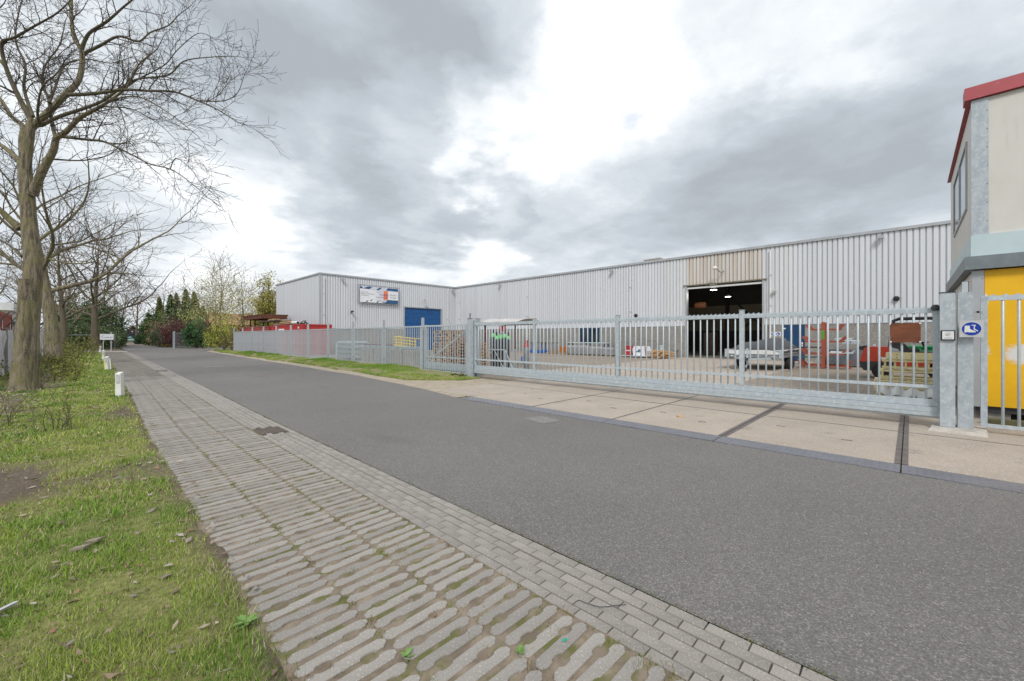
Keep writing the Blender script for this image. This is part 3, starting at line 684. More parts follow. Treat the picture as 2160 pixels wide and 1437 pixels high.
# boot sign
bs = thing('boot_sign', 'square grey plate with a blue disc showing white safety boots', 'sign', (10.14, -.72, 1.7))
build(MB().box(10.125, 10.135, -.86, -.59, 1.585, 1.86), 'plate', signgrey, bs)
def disc(r, x, y, z, n=36): return MB().add([(x, y + r*math.cos(2*math.pi*i/n), z + r*math.sin(2*math.pi*i/n)) for i in range(n)], [tuple(range(n))])
build(disc(.117, 10.1222, -.725, 1.722), 'rim', white, bs); build(disc(.109, 10.1198, -.725, 1.722), 'disc', signblue, bs)
def boot(x, y, z, s, pts): return MB().add([(x, y - u*s, z + v*s) for u, v in pts], [tuple(range(len(pts)))])
b1 = [(-.62,.50),(-.08,.50),(-.08,.02),(.10,-.16),(.42,-.30),(.52,-.42),(.52,-.56),(-.20,-.56),(-.22,-.50),(-.40,-.50),(-.42,-.56),(-.66,-.56),(-.66,-.34)]
build(boot(10.1174, -.715, 1.722, .105, b1), 'boot', white, bs)
b2 = [(-.02,.62),(.44,.62),(.40,.44),(.30,.10),(.44,-.10),(.66,-.28),(.68,-.42),(.58,-.42),(.56,-.34),(.36,-.22),(.20,-.02),(.26,.42),(.22,.52),(-.02,.52)]
build(boot(10.1178, -.725, 1.722, .105, b2), 'boot', white, bs)
# rusty plate hung on the gate
pl = MB().add([(10.30,.275,1.838),(10.30,-.135,1.845),(10.30,-.135,1.49),(10.30,.262,1.485),(10.306,.275,1.838),(10.306,-.135,1.845),(10.306,-.135,1.49),(10.306,.262,1.485)], [(0,1,2,3),(7,6,5,4),(0,4,5,1),(1,5,6,2),(2,6,7,3),(3,7,4,0)])
rp = thing('blank_board', 'rust brown blank board tied to the sliding gate bars', 'board', (10.3, .07, 1.48))
build(pl, 'board', M('brown_board', (.19,.062,.025), (.11,.035,.016), 6, .6, 0, .1, 30, stretch=(1,.5,2)), rp)
for (y, z) in ((.268, 1.825), (-.128, 1.83), (-.128, 1.5), (.255, 1.497)): build(MB().box(10.294, 10.299, y-.012, y+.012, z-.012, z+.012), 'cable_tie', white, rp)

# yard fence along the bank
flatme = MB().box(-.017,.017,-.005,.005,0,1).mesh('bar'); flatme.materials.append(galv)
fen = thing('bar_fence', 'long galvanised upright bar fence on the grass bank', 'fence', (10.3, 32, .1))
py = [15.5, 18.95, 22.4, 25.85, 29.2, 32.6, 36.0, 39.4, 42.8, 46.2, 49.6]
for i, y in enumerate(py):
    build(MB().box(10.24, 10.34, y-.045, y+.045, 0, 2.42), 'post', galvd, fen)
    if i:
        y0, y1 = py[i-1] + .10, y - .10
        p = build(MB().box(10.27, 10.31, y0, y1, 2.0, 2.06).box(10.27, 10.31, y0, y1, .12, .17).box(10.272, 10.308, y0, y0+.04, .171, 1.999).box(10.272, 10.308, y1-.04, y1, .171, 1.999), 'fence_panel', galv, fen)
        n = 21
        for q in range(n):
            o = bpy.data.objects.new('bar', flatme); COL.objects.link(o); o.parent = p
            o.location = (10.29, y0 + .12 + (y1 - y0 - .24) * q / (n - 1), .15); o.scale = (1, 1, 1.87)
        for z in (.45, 1.75): build(MB().box(10.25, 10.33, y - .10, y - .046, z, z + .04), 'clamp', steel, fen)
y0, y1 = 12.24, 15.40
p = build(MB().box(10.10, 10.14, y0, y1, 2.0, 2.06).box(10.10, 10.14, y0, y1, .12, .17).box(10.10, 10.14, y0, y0+.04, .171, 1.999).box(10.10, 10.14, y1-.04, y1, .171, 1.999), 'fence_panel', galv, fen)
for q in range(20):
    o = bpy.data.objects.new('bar', flatme); COL.objects.link(o); o.parent = p; o.location = (10.12, y0 + .12 + (y1 - y0 - .24) * q / 19, .15); o.scale = (1, 1, 1.87)

# ------------------------------------------------------------------ the factory
def sheet_mesh():
    x = 0; pr = [(0, 0)]
    for i in range(4):
        b = i * .25; pr += [(b + .178, 0), (b + .190, .075), (b + .238, .075), (b + .25, 0)]
    vs = [(a, d, 0) for a, d in pr] + [(a, d, 1) for a, d in pr]; n = len(pr)
    return MB().add(vs, [(i, i+1, n+i+1, n+i) for i in range(n - 1)])
shm = sheet_mesh().mesh('cladding_sheet'); shm.materials.append(clad)
shd = sheet_mesh().mesh('cladding_sheet'); shd.materials.append(cladd)
shr = sheet_mesh().mesh('cladding_sheet'); shr.materials.append(cladr)
HX, HT, PT = 31.4, 7.5, 2.37
hall = thing('factory_hall', 'long grey corrugated factory hall with an open dark doorway', 'building', (HX, 13, 0))
DY0, DY1, DZ = 7.1, 12.1, 5.36
for k in range(55):
    y = 40.1 - k
    near = DY0 - 1.5 < y < DY1 + 2.2
    z0 = DZ if DY0 + .05 < y <= DY1 + .05 else PT
    inst('cladding_sheet', shd if z0 == DZ else shr if near else shm, (HX, y, z0), hall, -math.pi/2, (1, 1, HT - z0))
    if k % 1 == 0 and k < 54: pass
for (a, b) in [(40.05,35),(35,30),(30,25.4),(25.4,21.75),(19.7,15.9),(15.9,DY1),(DY0,5.93),(4.77,0),(0,-5),(-5,-10),(-10,-14.8)]:
    build(MB().box(HX-.03, HX+.2, b+.006, a-.006, -.05, PT-.03), 'plinth_panel', plin, hall)
build(MB().box(HX-.03, HX+.2, 19.706, 21.744, -.05, .98), 'plinth_panel', plin, hall)
build(MB().box(HX-.05, HX+.02, DY1+.12, 40.05, PT-.029, PT+.015).box(HX-.05, HX+.02, -14.8, DY0-.12, PT-.029, PT+.015), 'drip_flashing', trim, hall)
build(MB().box(HX-.09, HX+.3, -14.8, 40.06, HT, HT+.16), 'roof_edge', trim, hall)
sh = MB().box(HX+.22, HX+.3, -14.8, DY0, 0, HT).box(HX+.22, HX+.3, DY1, 53.2, 0, HT).box(HX+.22, HX+.3, DY0, DY1, DZ, HT)
sh.box(HX+.3, 62, -14.9, -14.8, 0, HT).box(HX+.3, 62, 53.2, 53.3, 0, HT).box(62, 62.1, -14.9, 53.3, 0, HT)
build(sh, 'wall', trim, hall)
build(MB().box(HX+.31, 62.1, -14.9, 53.3, HT-.05, HT+.05), 'roof', trim, hall)
build(MB().box(HX-.06, HX+.3, DY1-.001, DY1+.11, 0, DZ+.10), 'door_jamb', trim, hall); build(MB().box(HX-.06, HX+.3, DY0-.11, DY0+.001, 0, DZ+.10), 'door_jamb', trim, hall); build(MB().box(HX-.09, HX+.1, DY0-.25, DY1+.25, DZ+.02, DZ+.09), 'door_lintel', oldw, hall)
build(MB().box(HX+.02, HX+.20, DY0+.01, DY1-.01, DZ-.22, DZ-.10), 'raised_shutter', white, hall)
# inside of the hall
inn = M('dark_interior_wall', (.10,.098,.09), (.07,.068,.06), .8, .9)
inc = M('cream_interior_wall', (.36,.33,.25), (.29,.26,.19), .6, .85)
ind = M('interior_floor', (.16,.145,.125), (.11,.10,.085), .6, .8)
build(MB().box(HX+.3, 50, -6, 24, -.03, .0), 'floor', ind, hall)
build(MB().box(49, 49.2, -6, 24, 0, 2.2), 'back_wall', inn, hall); build(MB().box(49, 49.2, -6, 24, 2.21, 5.0), 'back_wall', inc, hall)
build(MB().box(49, 49.2, -6, 24, 5.01, HT-.06), 'back_wall', inn, hall)
build(MB().box(HX+.31, 49, -6.2, -6, 0, HT-.06).box(HX+.31, 49, 24, 24.2, 0, HT-.06), 'side_wall', inn, hall)
for y in (14.4, 9.3, 3.6): build(MB().box(48.6, 48.95, y-.16, y+.16, 0, 7), 'column', dgrey, hall)
build(MB().beam((48.7, 14.2, 1.0), (48.7, 9.5, 6.0), .14), 'brace', dgrey, hall); build(MB().beam((48.55, 9.5, 1.0), (48.55, 14.2, 6.0), .14), 'brace', dgrey, hall)
build(MB().beam((48.7, 9.1, 1.0), (48.7, 3.8, 6.0), .14), 'brace', dgrey, hall); build(MB().beam((48.55, 3.8, 1.0), (48.55, 9.1, 6.0), .14), 'brace', dgrey, hall)
for x in (36, 42): build(MB().box(x-.1, x+.1, -6, 24, 6.6, 7.2), 'roof_beam', dgrey, hall)
lampm = M('lit_lamp', (.9,.88,.8), None, 3, .5, emit=6)
for i, (x, y, z) in enumerate(((34.2, 11.1, 5.25), (40.5, 11.9, 5.2))):
    t = thing('pendant_lamp', ('lit bell-shaped pendant lamp just inside the hall doorway' if i == 0 else 'lit flat pendant lamp deeper inside the hall'), 'lamp', (x, y, z))
    build(MB().lathe([(.05,.28),(.09,.22),(.26,.05),(.28,0)], (x, y, z), 16), 'shade', steel, t, True)
    build(MB().lathe([(.22,0),(.24,.01)], (x, y, z-.012), 16), 'bulb', lampm, t); build(MB().tube([(x,y,z+.27),(x,y,7.1)], .012, 6), 'cord', black, t)
    pl0 = bpy.data.lights.new('bulb_light', 'POINT'); pl0.energy = 45; pl0.shadow_soft_size = .25; pl0.color = (1, .93, .8); plo = bpy.data.objects.new('bulb_light', pl0); COL.objects.link(plo); plo.location = (x, y, z - .35)
for i, (x, y, w, h, mt, lab) in enumerate(((36.5, 12.2, .9, 1.9, M('brown_cabinet', (.14,.10,.08), None, 5, .7), 'tall brown cabinet in the dark hall beside the doorway edge'), (46, 10.6, 3.0, 1.0, M('tan_crate', (.30,.20,.10), (.2,.13,.07), 4, .8), 'low tan crate against the back of the dark hall'), (44, 5.5, 1.5, 1.6, dgrey, 'dark machine housing deep in the hall'))):
    t = thing('cabinet' if i == 0 else 'crate' if i == 1 else 'machine_housing', lab, 'cabinet' if i == 0 else 'crate' if i == 1 else 'machine', (x, y, 0))
    build(MB().bbox(x, x+.8, y-w/2, y+w/2, .08, h, .03), 'body', mt, t)
    for s in (-1, 1): build(MB().box(x+.02, x+.78, y+s*w*.36-.05, y+s*w*.36+.05, 0, .08), 'foot', dgrey, t)
    build(MB().box(x-.012, x-.001, y-.012, y+.012, .2, h-.1), 'seam', black, t)
dk = thing('hanging_duct', 'short copper orange duct end hanging at the hall door edge', 'duct', (33, 12.0, 4.0)); build(MB().lathe([(.2,0),(.22,.05),(.22,.7),(.2,.75)], (33, 11.3, 4.0), 14, 'y'), 'duct', M('copper_orange', (.35,.13,.05), None, 4, .5), dk, True)
# window and side door
win = MB().box(HX-.05, HX+.1, 19.74, 21.71, .98, 1.05).box(HX-.05, HX+.1, 19.74, 21.71, 2.27, 2.34).box(HX-.05, HX+.1, 19.74, 19.81, 1.051, 2.269).box(HX-.05, HX+.1, 21.64, 21.71, 1.051, 2.269).box(HX-.05, HX+.1, 20.68, 20.76, 1.051, 2.269)
w = build(win, 'window', dblue, hall); build(MB().box(HX+.0, HX+.02, 19.82, 20.67, 1.06, 2.26), 'pane', glass, w); build(MB().box(HX+.0, HX+.02, 20.77, 21.63, 1.06, 2.26), 'pane', glass, w)
d = build(MB().box(HX-.035, HX+.05, 4.79, 5.91, .02, 2.335), 'side_door', dblue, hall)
build(MB().box(HX-.05, HX-.036, 4.86, 4.93, .95, 1.22).box(HX-.09, HX-.051, 4.84, 5.0, 1.1, 1.125), 'handle', white, d)
for z in (1.35, 2.05): build(MB().box(HX-.05, HX-.036, 5.78, 5.93, z, z+.09), 'hinge', white, d)
sg = thing('safety_sign', 'small white wall sign with two blue safety discs by the side door', 'sign', (HX, 6.32, 1.7))
build(MB().box(HX-.045, HX-.032, 6.05, 6.62, 1.6, 1.88), 'plate', white, sg); build(disc(.11, HX-.048, 6.47, 1.74, 20), 'disc', signblue, sg); build(disc(.11, HX-.048, 6.2, 1.74, 20), 'disc', signblue, sg)
build(boot(HX-.051, 6.2, 1.74, .1, b1), 'boot', white, sg); build(disc(.05, HX-.051, 6.47, 1.75, 12), 'head', white, sg)

def pipe_x(y, z1=7.3, two=True):   # downpipe on the hall front
    m = MB().tube([(HX-.12,y,.15),(HX-.12,y,z1)], .055, 10)
    o = build(m, 'downpipe', white, hall, True)
    for z in (1.4, 3.6, 5.6): build(MB().box(HX-.185, HX-.02, y-.065, y+.065, z, z+.05), 'clip', trim, o)
for y in (39.3, 28.2, 16.7, 6.62): pipe_x(y, 7.35 if y != 6.62 else 7.3)
def flood(parent, x, y, z, ax):
    s = MB()
    if ax == 'x': s.box(x-.32, x-.1, y-.14, y+.14, z-.1, z+.06).box(x-.1, x, y-.03, y+.03, z-.04, z+.02)
    else: s.box(x-.14, x+.14, y-.32, y-.1, z-.1, z+.06).box(x-.03, x+.03, y-.1, y, z-.04, z+.02)
    return build(s, 'floodlight', trim, parent)
for y in (32.2, 18.4, 1.2): flood(hall, HX-.04, y, 7.22, 'x')
ld = build(MB().lathe([(.05,.2),(.12,.14),(.2,.0),(.19,-.02)], (HX-.75, 9.85, 6.35), 12), 'door_lamp', offw, hall, True)
build(MB().tube([(HX-.03,9.5,6.25),(HX-.3,9.6,6.1),(HX-.6,9.8,6.35),(HX-.75,9.85,6.5)], .03, 8), 'arm', steel, ld)
def camera_on(parent, x, y, z, mat, ax='x', nm='security_camera'):
    o = build(MB().box(x-.5, x-.12, y-.07, y+.07, z, z+.13) if ax == 'x' else MB().box(x-.07, x+.07, y-.5, y-.12, z, z+.13), nm, mat, parent)
    build(MB().beam((x, y, z-.12), (x-.25, y, z), .05) if ax == 'x' else MB().beam((x, y, z-.12), (x, y-.25, z), .05), 'bracket', mat, o)
camera_on(hall, HX, 6.35, 4.55, offw); camera_on(hall, HX, 27.6, 3.25, black)
for (y, z) in ((16.2, 3.3), (.55, 3.7)): build(MB().lathe([(.10,-.12),(.14,-.1),(.14,0)], (HX-.04, y, z), 14, 'x'), 'vent_outlet', black, hall, True)
build(MB().box(HX+.8, HX+2.2, 14.6, 15.9, HT+.05, HT+.42).box(HX+.7, HX+2.3, 14.5, 16.0, HT+.421, HT+.5), 'roof_vent', offw, hall)
build(MB().box(HX-.045, HX-.036, 23.9, 24.0, 3.55, 3.75), 'notice', white, hall)

# wing with the banner
AY, AX0, AY1 = 40.1, 15.2, 53.2
wing = thing('workshop_wing', 'grey corrugated workshop wing with a banner and blue roller door', 'building', (22, 46, 0))
for k in range(16):
    x = AX0 + k; z0 = 4.8 if 24.1 < x < 29.1 else PT
    inst('cladding_sheet', shm, (x, AY, z0), wing, 0, (1, 1, HT - z0))
inst('cladding_sheet', shm, (31.2, AY, PT), wing, 0, (.2, 1, HT - PT))
for k in range(13): inst('cladding_sheet', shm, (AX0, AY1 - .1 - k, PT), wing, -math.pi/2, (1, 1, HT - PT))
for (a, b) in ((15.25,19.8),(19.8,24.2),(29.2,31.36)): build(MB().box(a+.006, b-.006, AY-.03, AY+.2, -.05, PT-.03), 'plinth_panel', plin, wing)
for (a, b) in ((40.14,44.5),(44.5,48.9),(48.9,53.2)): build(MB().box(AX0-.03, AX0+.2, a+.006, b-.006, -.05, PT-.03), 'plinth_panel', plin, wing)
build(MB().box(AX0+.05, 31.3, AY+.22, AY1, 0, HT-.02), 'wall', trim, wing)
build(MB().box(AX0-.08, 31.3, AY-.09, AY+.3, HT, HT+.14).box(AX0-.08, AX0+.3, AY+.31, AY1, HT, HT+.14).box(AX0+.31, 31.3, AY+.31, AY1, HT-.02, HT+.04), 'roof_edge', trim, wing)
build(MB().box(AX0-.06, AX0+.06, AY-.06, AY+.06, 0.1, HT-.001), 'corner_flashing', trim, wing)
rd = build(MB().box(24.25, 29.15, AY+.08, AY+.12, 0, 4.78), 'roller_door', blue, wing)
for z in (.6, 1.2, 1.8, 2.4, 3.0, 3.6, 4.2): build(MB().box(24.26, 29.14, AY+.072, AY+.081, z, z+.03), 'panel_joint', dblue, rd)
build(MB().box(24.1, 24.25, AY-.06, AY+.2, 0, 4.9).box(29.15, 29.3, AY-.06, AY+.2, 0, 4.9).box(24.251, 29.149, AY-.06, AY+.2, 4.79, 4.9), 'door_frame', trim, wing)
for x in (15.55, 30.1): 
    o = build(MB().tube([(x,AY-.12,.15),(x,AY-.12,7.3)], .055, 10), 'downpipe', white, wing, True)
    for z in (1.4, 3.6, 5.6): build(MB().box(x-.065, x+.065, AY-.185, AY-.02, z, z+.05), 'clip', trim, o)
for x in (17.3, 30.8): flood(wing, x, AY-.04, 7.2, 'y')
camera_on(wing, 18.2, AY, 4.0, black, 'y')
o = build(MB().box(26.55, 26.95, AY-.62, AY-.3, 5.42, 5.55), 'door_lamp', offw, wing); build(MB().tube([(26.75,AY-.02,5.7),(26.75,AY-.3,5.8),(26.75,AY-.45,5.55)], .03, 8), 'arm', steel, o)
# the banner
bn = thing('banner', 'wide white and navy company banner in a steel tube frame on the wing', 'banner', (21.2, AY-.2, 4.95))
bx0, bx1, bz0, bz1 = 18.85, 23.5, 4.95, 6.83; Yb = AY - .2
fr = MB()
for z in (bz0, bz1): fr.tube([(bx0, Yb, z), (bx1, Yb, z)], .03, 8)
for x in (bx0, bx1): fr.tube([(x, Yb, bz0), (x, Yb, bz1)], .03, 8)
for x in (bx0 + .3, bx1 - .3):
    for z in (bz0, bz1): fr.tube([(x, Yb, z), (x, AY + .02, z)], .025, 6)
build(fr, 'frame', steel, bn)
X0, X1, Z0, Z1 = 19.05, 23.32, 5.08, 6.70; W, Hh = X1 - X0, Z1 - Z0
def bp(poly, lay, mat, nm): return build(MB().add([(X0 + u * W, Yb - .015 - .003 * lay, Z0 + v * Hh) for u, v in poly], [tuple(range(len(poly)))]), nm, mat, bn)
build(MB().box(X0, X1, Yb-.012, Yb-.004, Z0, Z1), 'sheet', bannerw, bn)
bp([(0,.88),(.28,.82),(1,.74),(1,1),(0,1)][0:5], 1, lilac, 'top_band')
bp([(0,.86),(.06,.84),(.06,.94),(0,1)], 2, navy, 'stripe'); bp([(.07,.86),(.23,.84),(.31,1),(.20,1)], 2, navy, 'stripe')
bp([(.40,.82),(.48,.82),(.56,1),(.50,1)], 2, navy, 'stripe'); bp([(.66,.84),(1,.82),(1,1),(.72,1)], 2, navy, 'stripe')
bp([(.13,0),(.18,.12),(.21,.12),(.16,0)], 1, navy, 'stripe'); bp([(.25,.08),(.29,.20),(.32,.20),(.28,.08)], 1, navy, 'stripe'); bp([(.41,0),(.45,.14),(.48,.14),(.44,0)], 1, navy, 'stripe')
bp([(.48,.06),(.60,.06),(.60,.22),(.48,.20)], 1, lilac, 'stripe'); bp([(.56,.04),(.72,.22),(1,.22),(1,0),(.66,0)], 2, navy, 'stripe'); bp([(.60,.06),(.66,.06),(.70,.2),(.60,.2)], 3, lilac, 'stripe')
bp([(.39,.22),(.60,.22),(.60,.80),(.39,.80)], 4, bannerw, 'logo_field'); bp([(.60,.22),(.72,.22),(.72,.80),(.60,.80)], 4, coral, 'logo_field')
bp([(.40,.64),(.44,.78),(.59,.78),(.59,.32),(.50,.32),(.46,.60)], 5, lilac, 'arrow'); bp([(.72,.24),(1,.24),(1,.78),(.72,.78)], 4, bannerw, 'slogan_field')
def txt(s, u, v, size, mat, shear=0):
    me = text_mesh(s, size, face_negy(X0 + u * W, Yb - .036, Z0 + v * Hh), shear=shear); link('lettering', me, mat, bn)
txt('Staal, RVS en', .115, .64, .15, ink); txt('Aluminium Constructies', .185, .54, .15, ink); txt('en Bewerking', .115, .44, .15, ink)
txt('OVING', .625, .52, .30, navy); txt('Constructie BV', .555, .36, .21, navy); txt('Flexibel', .855, .56, .24, ink, .3); txt('en staal', .86, .40, .24, ink, .3)
# ------------------------------------------------------------------ stacked units on the right
CX0, CX1, CY1, CY0 = 11.9, 17.7, -.86, -9.2
yc = thing('yellow_container', 'yellow panelled container with white scraped patches behind the side fence', 'container', (14.8, -4, .2))
pym = M('scraped_yellow_panel', (.78,.45,.010), (.72,.40,.008), 2.5, .5, 0, .05, 150)
def scrape():
    nt = pym.node_tree; N = nt.nodes; L = nt.links; b = N['Principled BSDF']
    tc = N.new('ShaderNodeTexCoord'); no = N.new('ShaderNodeTexNoise'); no.inputs['Scale'].default_value = 12; no.inputs['Detail'].default_value = 8; no.inputs['Roughness'].default_value = .7
    mp0 = N.new('ShaderNodeMapping'); mp0.inputs['Scale'].default_value = (1, 1, 3); L.new(tc.outputs['Object'], mp0.inputs[0]); L.new(mp0.outputs[0], no.inputs[0])
    tot = None
    for (cy, cz, ry, rz) in ((-.93, 1.33, .17, .20), (-1.55, 1.27, .34, .22), (-2.3, 1.3, .3, .2), (-1.02, 2.28, .05, .16)):
        mp = N.new('ShaderNodeMapping'); mp.vector_type = 'TEXTURE'; mp.inputs['Location'].default_value = (0, cy, cz); mp.inputs['Scale'].default_value = (1000, ry, rz); L.new(tc.outputs['Object'], mp.inputs[0])
        ln = N.new('ShaderNodeVectorMath'); ln.operation = 'LENGTH'; L.new(mp.outputs[0], ln.inputs[0])
        r = N.new('ShaderNodeMapRange'); L.new(ln.outputs['Value'], r.inputs[0]); r.inputs[1].default_value = 1.5; r.inputs[2].default_value = .35; r.inputs[3].default_value = 0; r.inputs[4].default_value = 1
        if tot is None: tot = r.outputs[0]
        else:
            m = N.new('ShaderNodeMath'); m.operation = 'MAXIMUM'; L.new(tot, m.inputs[0]); L.new(r.outputs[0], m.inputs[1]); tot = m.outputs[0]
    a = N.new('ShaderNodeMath'); a.operation = 'ADD'; L.new(tot, a.inputs[0]); L.new(no.outputs[0], a.inputs[1])
    st = N.new('ShaderNodeMapRange'); L.new(a.outputs[0], st.inputs[0]); st.inputs[1].default_value = .94; st.inputs[2].default_value = 1.22
    mx = N.new('ShaderNodeMix'); mx.data_type = 'RGBA'; L.new(st.outputs[0], mx.inputs[0]); L.new(b.inputs['Base Color'].links[0].from_socket, mx.inputs[6]); mx.inputs[7].default_value = (.66,.65,.62,1)
    L.new(mx.outputs[2], b.inputs['Base Color'])
scrape()
build(MB().box(CX0, CX1, CY0, CY1-.16, .27, 2.86), 'front_panel', pym, yc)
build(MB().box(CX0+.02, CX1, CY1-.159, CY1-.02, .27, 2.86), 'side_panel', offw, yc)
build(MB().box(CX0-.012, CX0+.14, CY1-.155, CY1, .25, 2.862), 'corner_post', trim, yc)
for z in (.5, .95, 1.4, 1.85, 2.3, 2.7): build(MB().lathe([(.008,0),(.008,.006)], (CX0-.018, CY1-.13, z), 6, 'x'), 'rivet', dgrey, yc)
build(MB().box(CX0+.05, CX1, CY0, CY1-.05, .15, .268), 'floor_frame', dgrey, yc)
for z in range(6): build(MB().box(CX0+.9, CX0+1.6, CY1-.019, CY1+.004, 2.42+z*.06, 2.445+z*.06), 'louvre', dgrey, yc)
for (x, y) in ((12.0, -1.0), (12.1, -2.8), (15, -1.0), (17.2, -1.0), (12.1, -5.4), (17.2, -5.4), (15, -8)):
    tag(build(MB().bbox(x, x+.25, y-.35, y, -.01, .149, .01), 'support_block', conc), 'concrete block propping up the yellow container', 'block', 'blocks under the container')
pl_ = thing('timber_sleeper', 'mossy green timber beam lying in front of the container foot', 'beam', (11.4, -1.4, 0)); build(MB().bbox(11.35, 11.5, -1.75, -.95, -.005, .11, .015), 'beam', M('mossy_wood', (.13,.13,.06), (.09,.08,.05), 9, .9), pl_)

cb = thing('site_cabin', 'white upper cabin with red roof edge stacked on the yellow container', 'cabin', (14.8, -4, 2.88))
ice = M('pale_blue_band', (.50,.60,.62), (.44,.54,.57), 2, .5); slate = M('slate_grey_frame', (.20,.23,.245), (.15,.175,.19), 4, .5, .2, c3=(.12,.09,.06), scale3=7, thr3=(.66,.75))
build(MB().box(CX0-.12, CX1+.1, CY0, CY1+.10, 2.88, 3.13), 'base_frame', slate, cb)
build(MB().box(CX0-.05, CX1, CY0, CY1+.02, 3.131, 3.54), 'lower_band', ice, cb)
build(MB().box(CX0, CX1, CY0, CY1, 3.541, 6.15), 'wall', offw, cb)
build(MB().box(CX0-.014, CX0+.1, CY1-.21, CY1+.012, 3.545, 6.149), 'corner_post', galvd, cb)
for z in np.linspace(3.8, 5.9, 7): build(MB().lathe([(.008,0),(.008,.006)], (CX0-.02, CY1-.19, float(z)), 6, 'x'), 'rivet', dgrey, cb)
wn = build(MB().box(CX0+.9, CX0+4.3, CY1, CY1+.03, 4.25, 4.31).box(CX0+.9, CX0+4.3, CY1, CY1+.03, 5.62, 5.68).box(CX0+.9, CX0+.96, CY1, CY1+.03, 4.311, 5.619).box(CX0+4.24, CX0+4.3, CY1, CY1+.03, 4.311, 5.619).box(CX0+2.5, CX0+2.58, CY1, CY1+.03, 4.311, 5.619), 'window', trim, cb)
build(MB().box(CX0+.961, CX0+2.499, CY1+.001, CY1+.012, 4.312, 5.618), 'pane', skyglass, wn); build(MB().box(CX0+2.581, CX0+4.239, CY1+.001, CY1+.012, 4.312, 5.618), 'pane', glass, wn)
build(MB().prism([(CX0-.07,6.16),(CX0+.3,6.16),(CX0+.3,6.42),(CX0-.02,6.42)], 'y', CY0, CY1+.10).prism([(CY1+.07,6.161),(CY1-.3,6.161),(CY1-.3,6.415),(CY1+.03,6.415)], 'x', CX0+.3, CX1+.1).box(CX0+.3, CX1+.1, CY0, CY1-.3, 6.15, 6.41), 'roof', roofred, cb)

# ------------------------------------------------------------------ things in the yard
# pallets behind the fence
def board(a, b, c, d, e, f): m = MB().box(a, b, c, d, e, f); return m
pallet = thing('pallet', 'x', 'pallet', (0,0,0), world_coords=False)
tb = MB().box(-.6,.6,-.05,.05,.122,.144).mesh('top_board'); bb_ = MB().box(-.6,.6,-.05,.05,0,.022).mesh('bottom_board'); sb = MB().box(-.05,.05,-.4,.4,.10,.122).mesh('cross_board'); bk = MB().box(-.06,.06,-.05,.05,.022,.10).mesh('block')
for m in (tb, bb_, sb, bk): m.materials.append(wood)
for y in (-.35,-.175,0,.175,.35): inst('top_board', tb, (0,y,0), pallet)
for y in (-.35,0,.35): inst('bottom_board', bb_, (0,y,0), pallet)
for x in (-.54,0,.54): inst('cross_board', sb, (x,0,0), pallet)
for x in (-.54,0,.54):
    for y in (-.35,0,.35): inst('block', bk, (x,y,0), pallet)
ORD = ['lowest'] + [w + '-lowest' for w in 'second third fourth fifth sixth seventh eighth ninth tenth eleventh twelfth thirteenth'.split()]
first = True
for (px, py_, n, rz, lab, grp) in ((11.85, 15.75, 13, R(88), 'brown wooden pallet in the tallest pallet stack behind the fence', 'tall pallet stack'), (12.35, 14.55, 9, R(92), 'brown wooden pallet in the lower pallet stack next to the gate posts', 'lower pallet stack'), (13.3, 16.6, 11, R(80), 'brown wooden pallet in the rear pallet stack under the taller one', 'rear pallet stack')):
    for i in range(n):
        o = pallet if first else copy_tree(pallet); first = False
        o.location = (px + random.uniform(-.03,.03), py_ + random.uniform(-.03,.03), i * .1445 - .008); o.rotation_euler.z = rz + random.uniform(-.03,.03)
        tag(o, (ORD[i] if i < n - 1 else 'topmost') + ' ' + lab, 'pallet', grp)

# gas cylinder rack
gx0, gy0 = 13.7, 14.2
rk = thing('cylinder_rack', 'galvanised rack frame with diagonal braces holding gas cylinders', 'rack', (gx0, gy0, 0))
for (x, y) in ((gx0-.3, gy0-.75), (gx0-.3, gy0+.75), (gx0+.35, gy0-.75), (gx0+.35, gy0+.75)): build(MB().box(x-.025, x+.025, y-.025, y+.025, 0, .98), 'post', galv, rk)
for z in (.06, .94): build(MB().box(gx0-.32, gx0-.28, gy0-.724, gy0+.724, z, z+.05).box(gx0+.33, gx0+.37, gy0-.724, gy0+.724, z, z+.05), 'rail', galv, rk)
for s in (-1, 1): build(MB().beam((gx0-.335, gy0+s*.7, .1), (gx0-.335, gy0+s*.05, .95), .03), 'brace', galv, rk)
build(MB().beam((gx0-.335, gy0-.8, .95), (gx0-.36, gy0-1.35, .02), .035), 'stay', galv, rk)
build(MB().box(gx0-.3, gx0+.35, gy0-.75, gy0+.75, .02, .05), 'deck', steel, rk)
cyl = thing('gas_cylinder', 'x', 'gas cylinder', (0,0,0), world_coords=False)
smooth(link('body', MB().lathe([(.10,0),(.115,.02),(.115,1.36),(.112,1.4)], n=16).mesh('body'), cylg, cyl)); smooth(link('shoulder', MB().lathe([(.114,1.4),(.108,1.45),(.08,1.53),(.04,1.57)], n=16).mesh('shoulder'), green, cyl))
smooth(link('valve_cap', MB().lathe([(.035,1.57),(.042,1.6),(.042,1.72),(.025,1.75)], n=10).mesh('valve_cap'), dgrey, cyl))
fst = True; i = 0
for rx in (0, 1):
    for q in range(5):
        if rx == 0 and q == 4: continue
        o = cyl if fst else copy_tree(cyl); fst = False
        o.location = (gx0 - .13 + rx*.27, gy0 - .55 + q*.265 + rx*.04, .05 + (.03 if q % 2 else 0)); o.scale.z = 1 if (q + rx) % 3 else 1.06
        tag(o, 'dark gas cylinder with bright green shoulder standing in the rack', 'gas cylinder', 'green topped gas cylinders')
pg = thing('propane_bottle', 'slim grey gas bottle with a red top beside the cylinder rack', 'gas cylinder', (14.2, 12.85, 0))
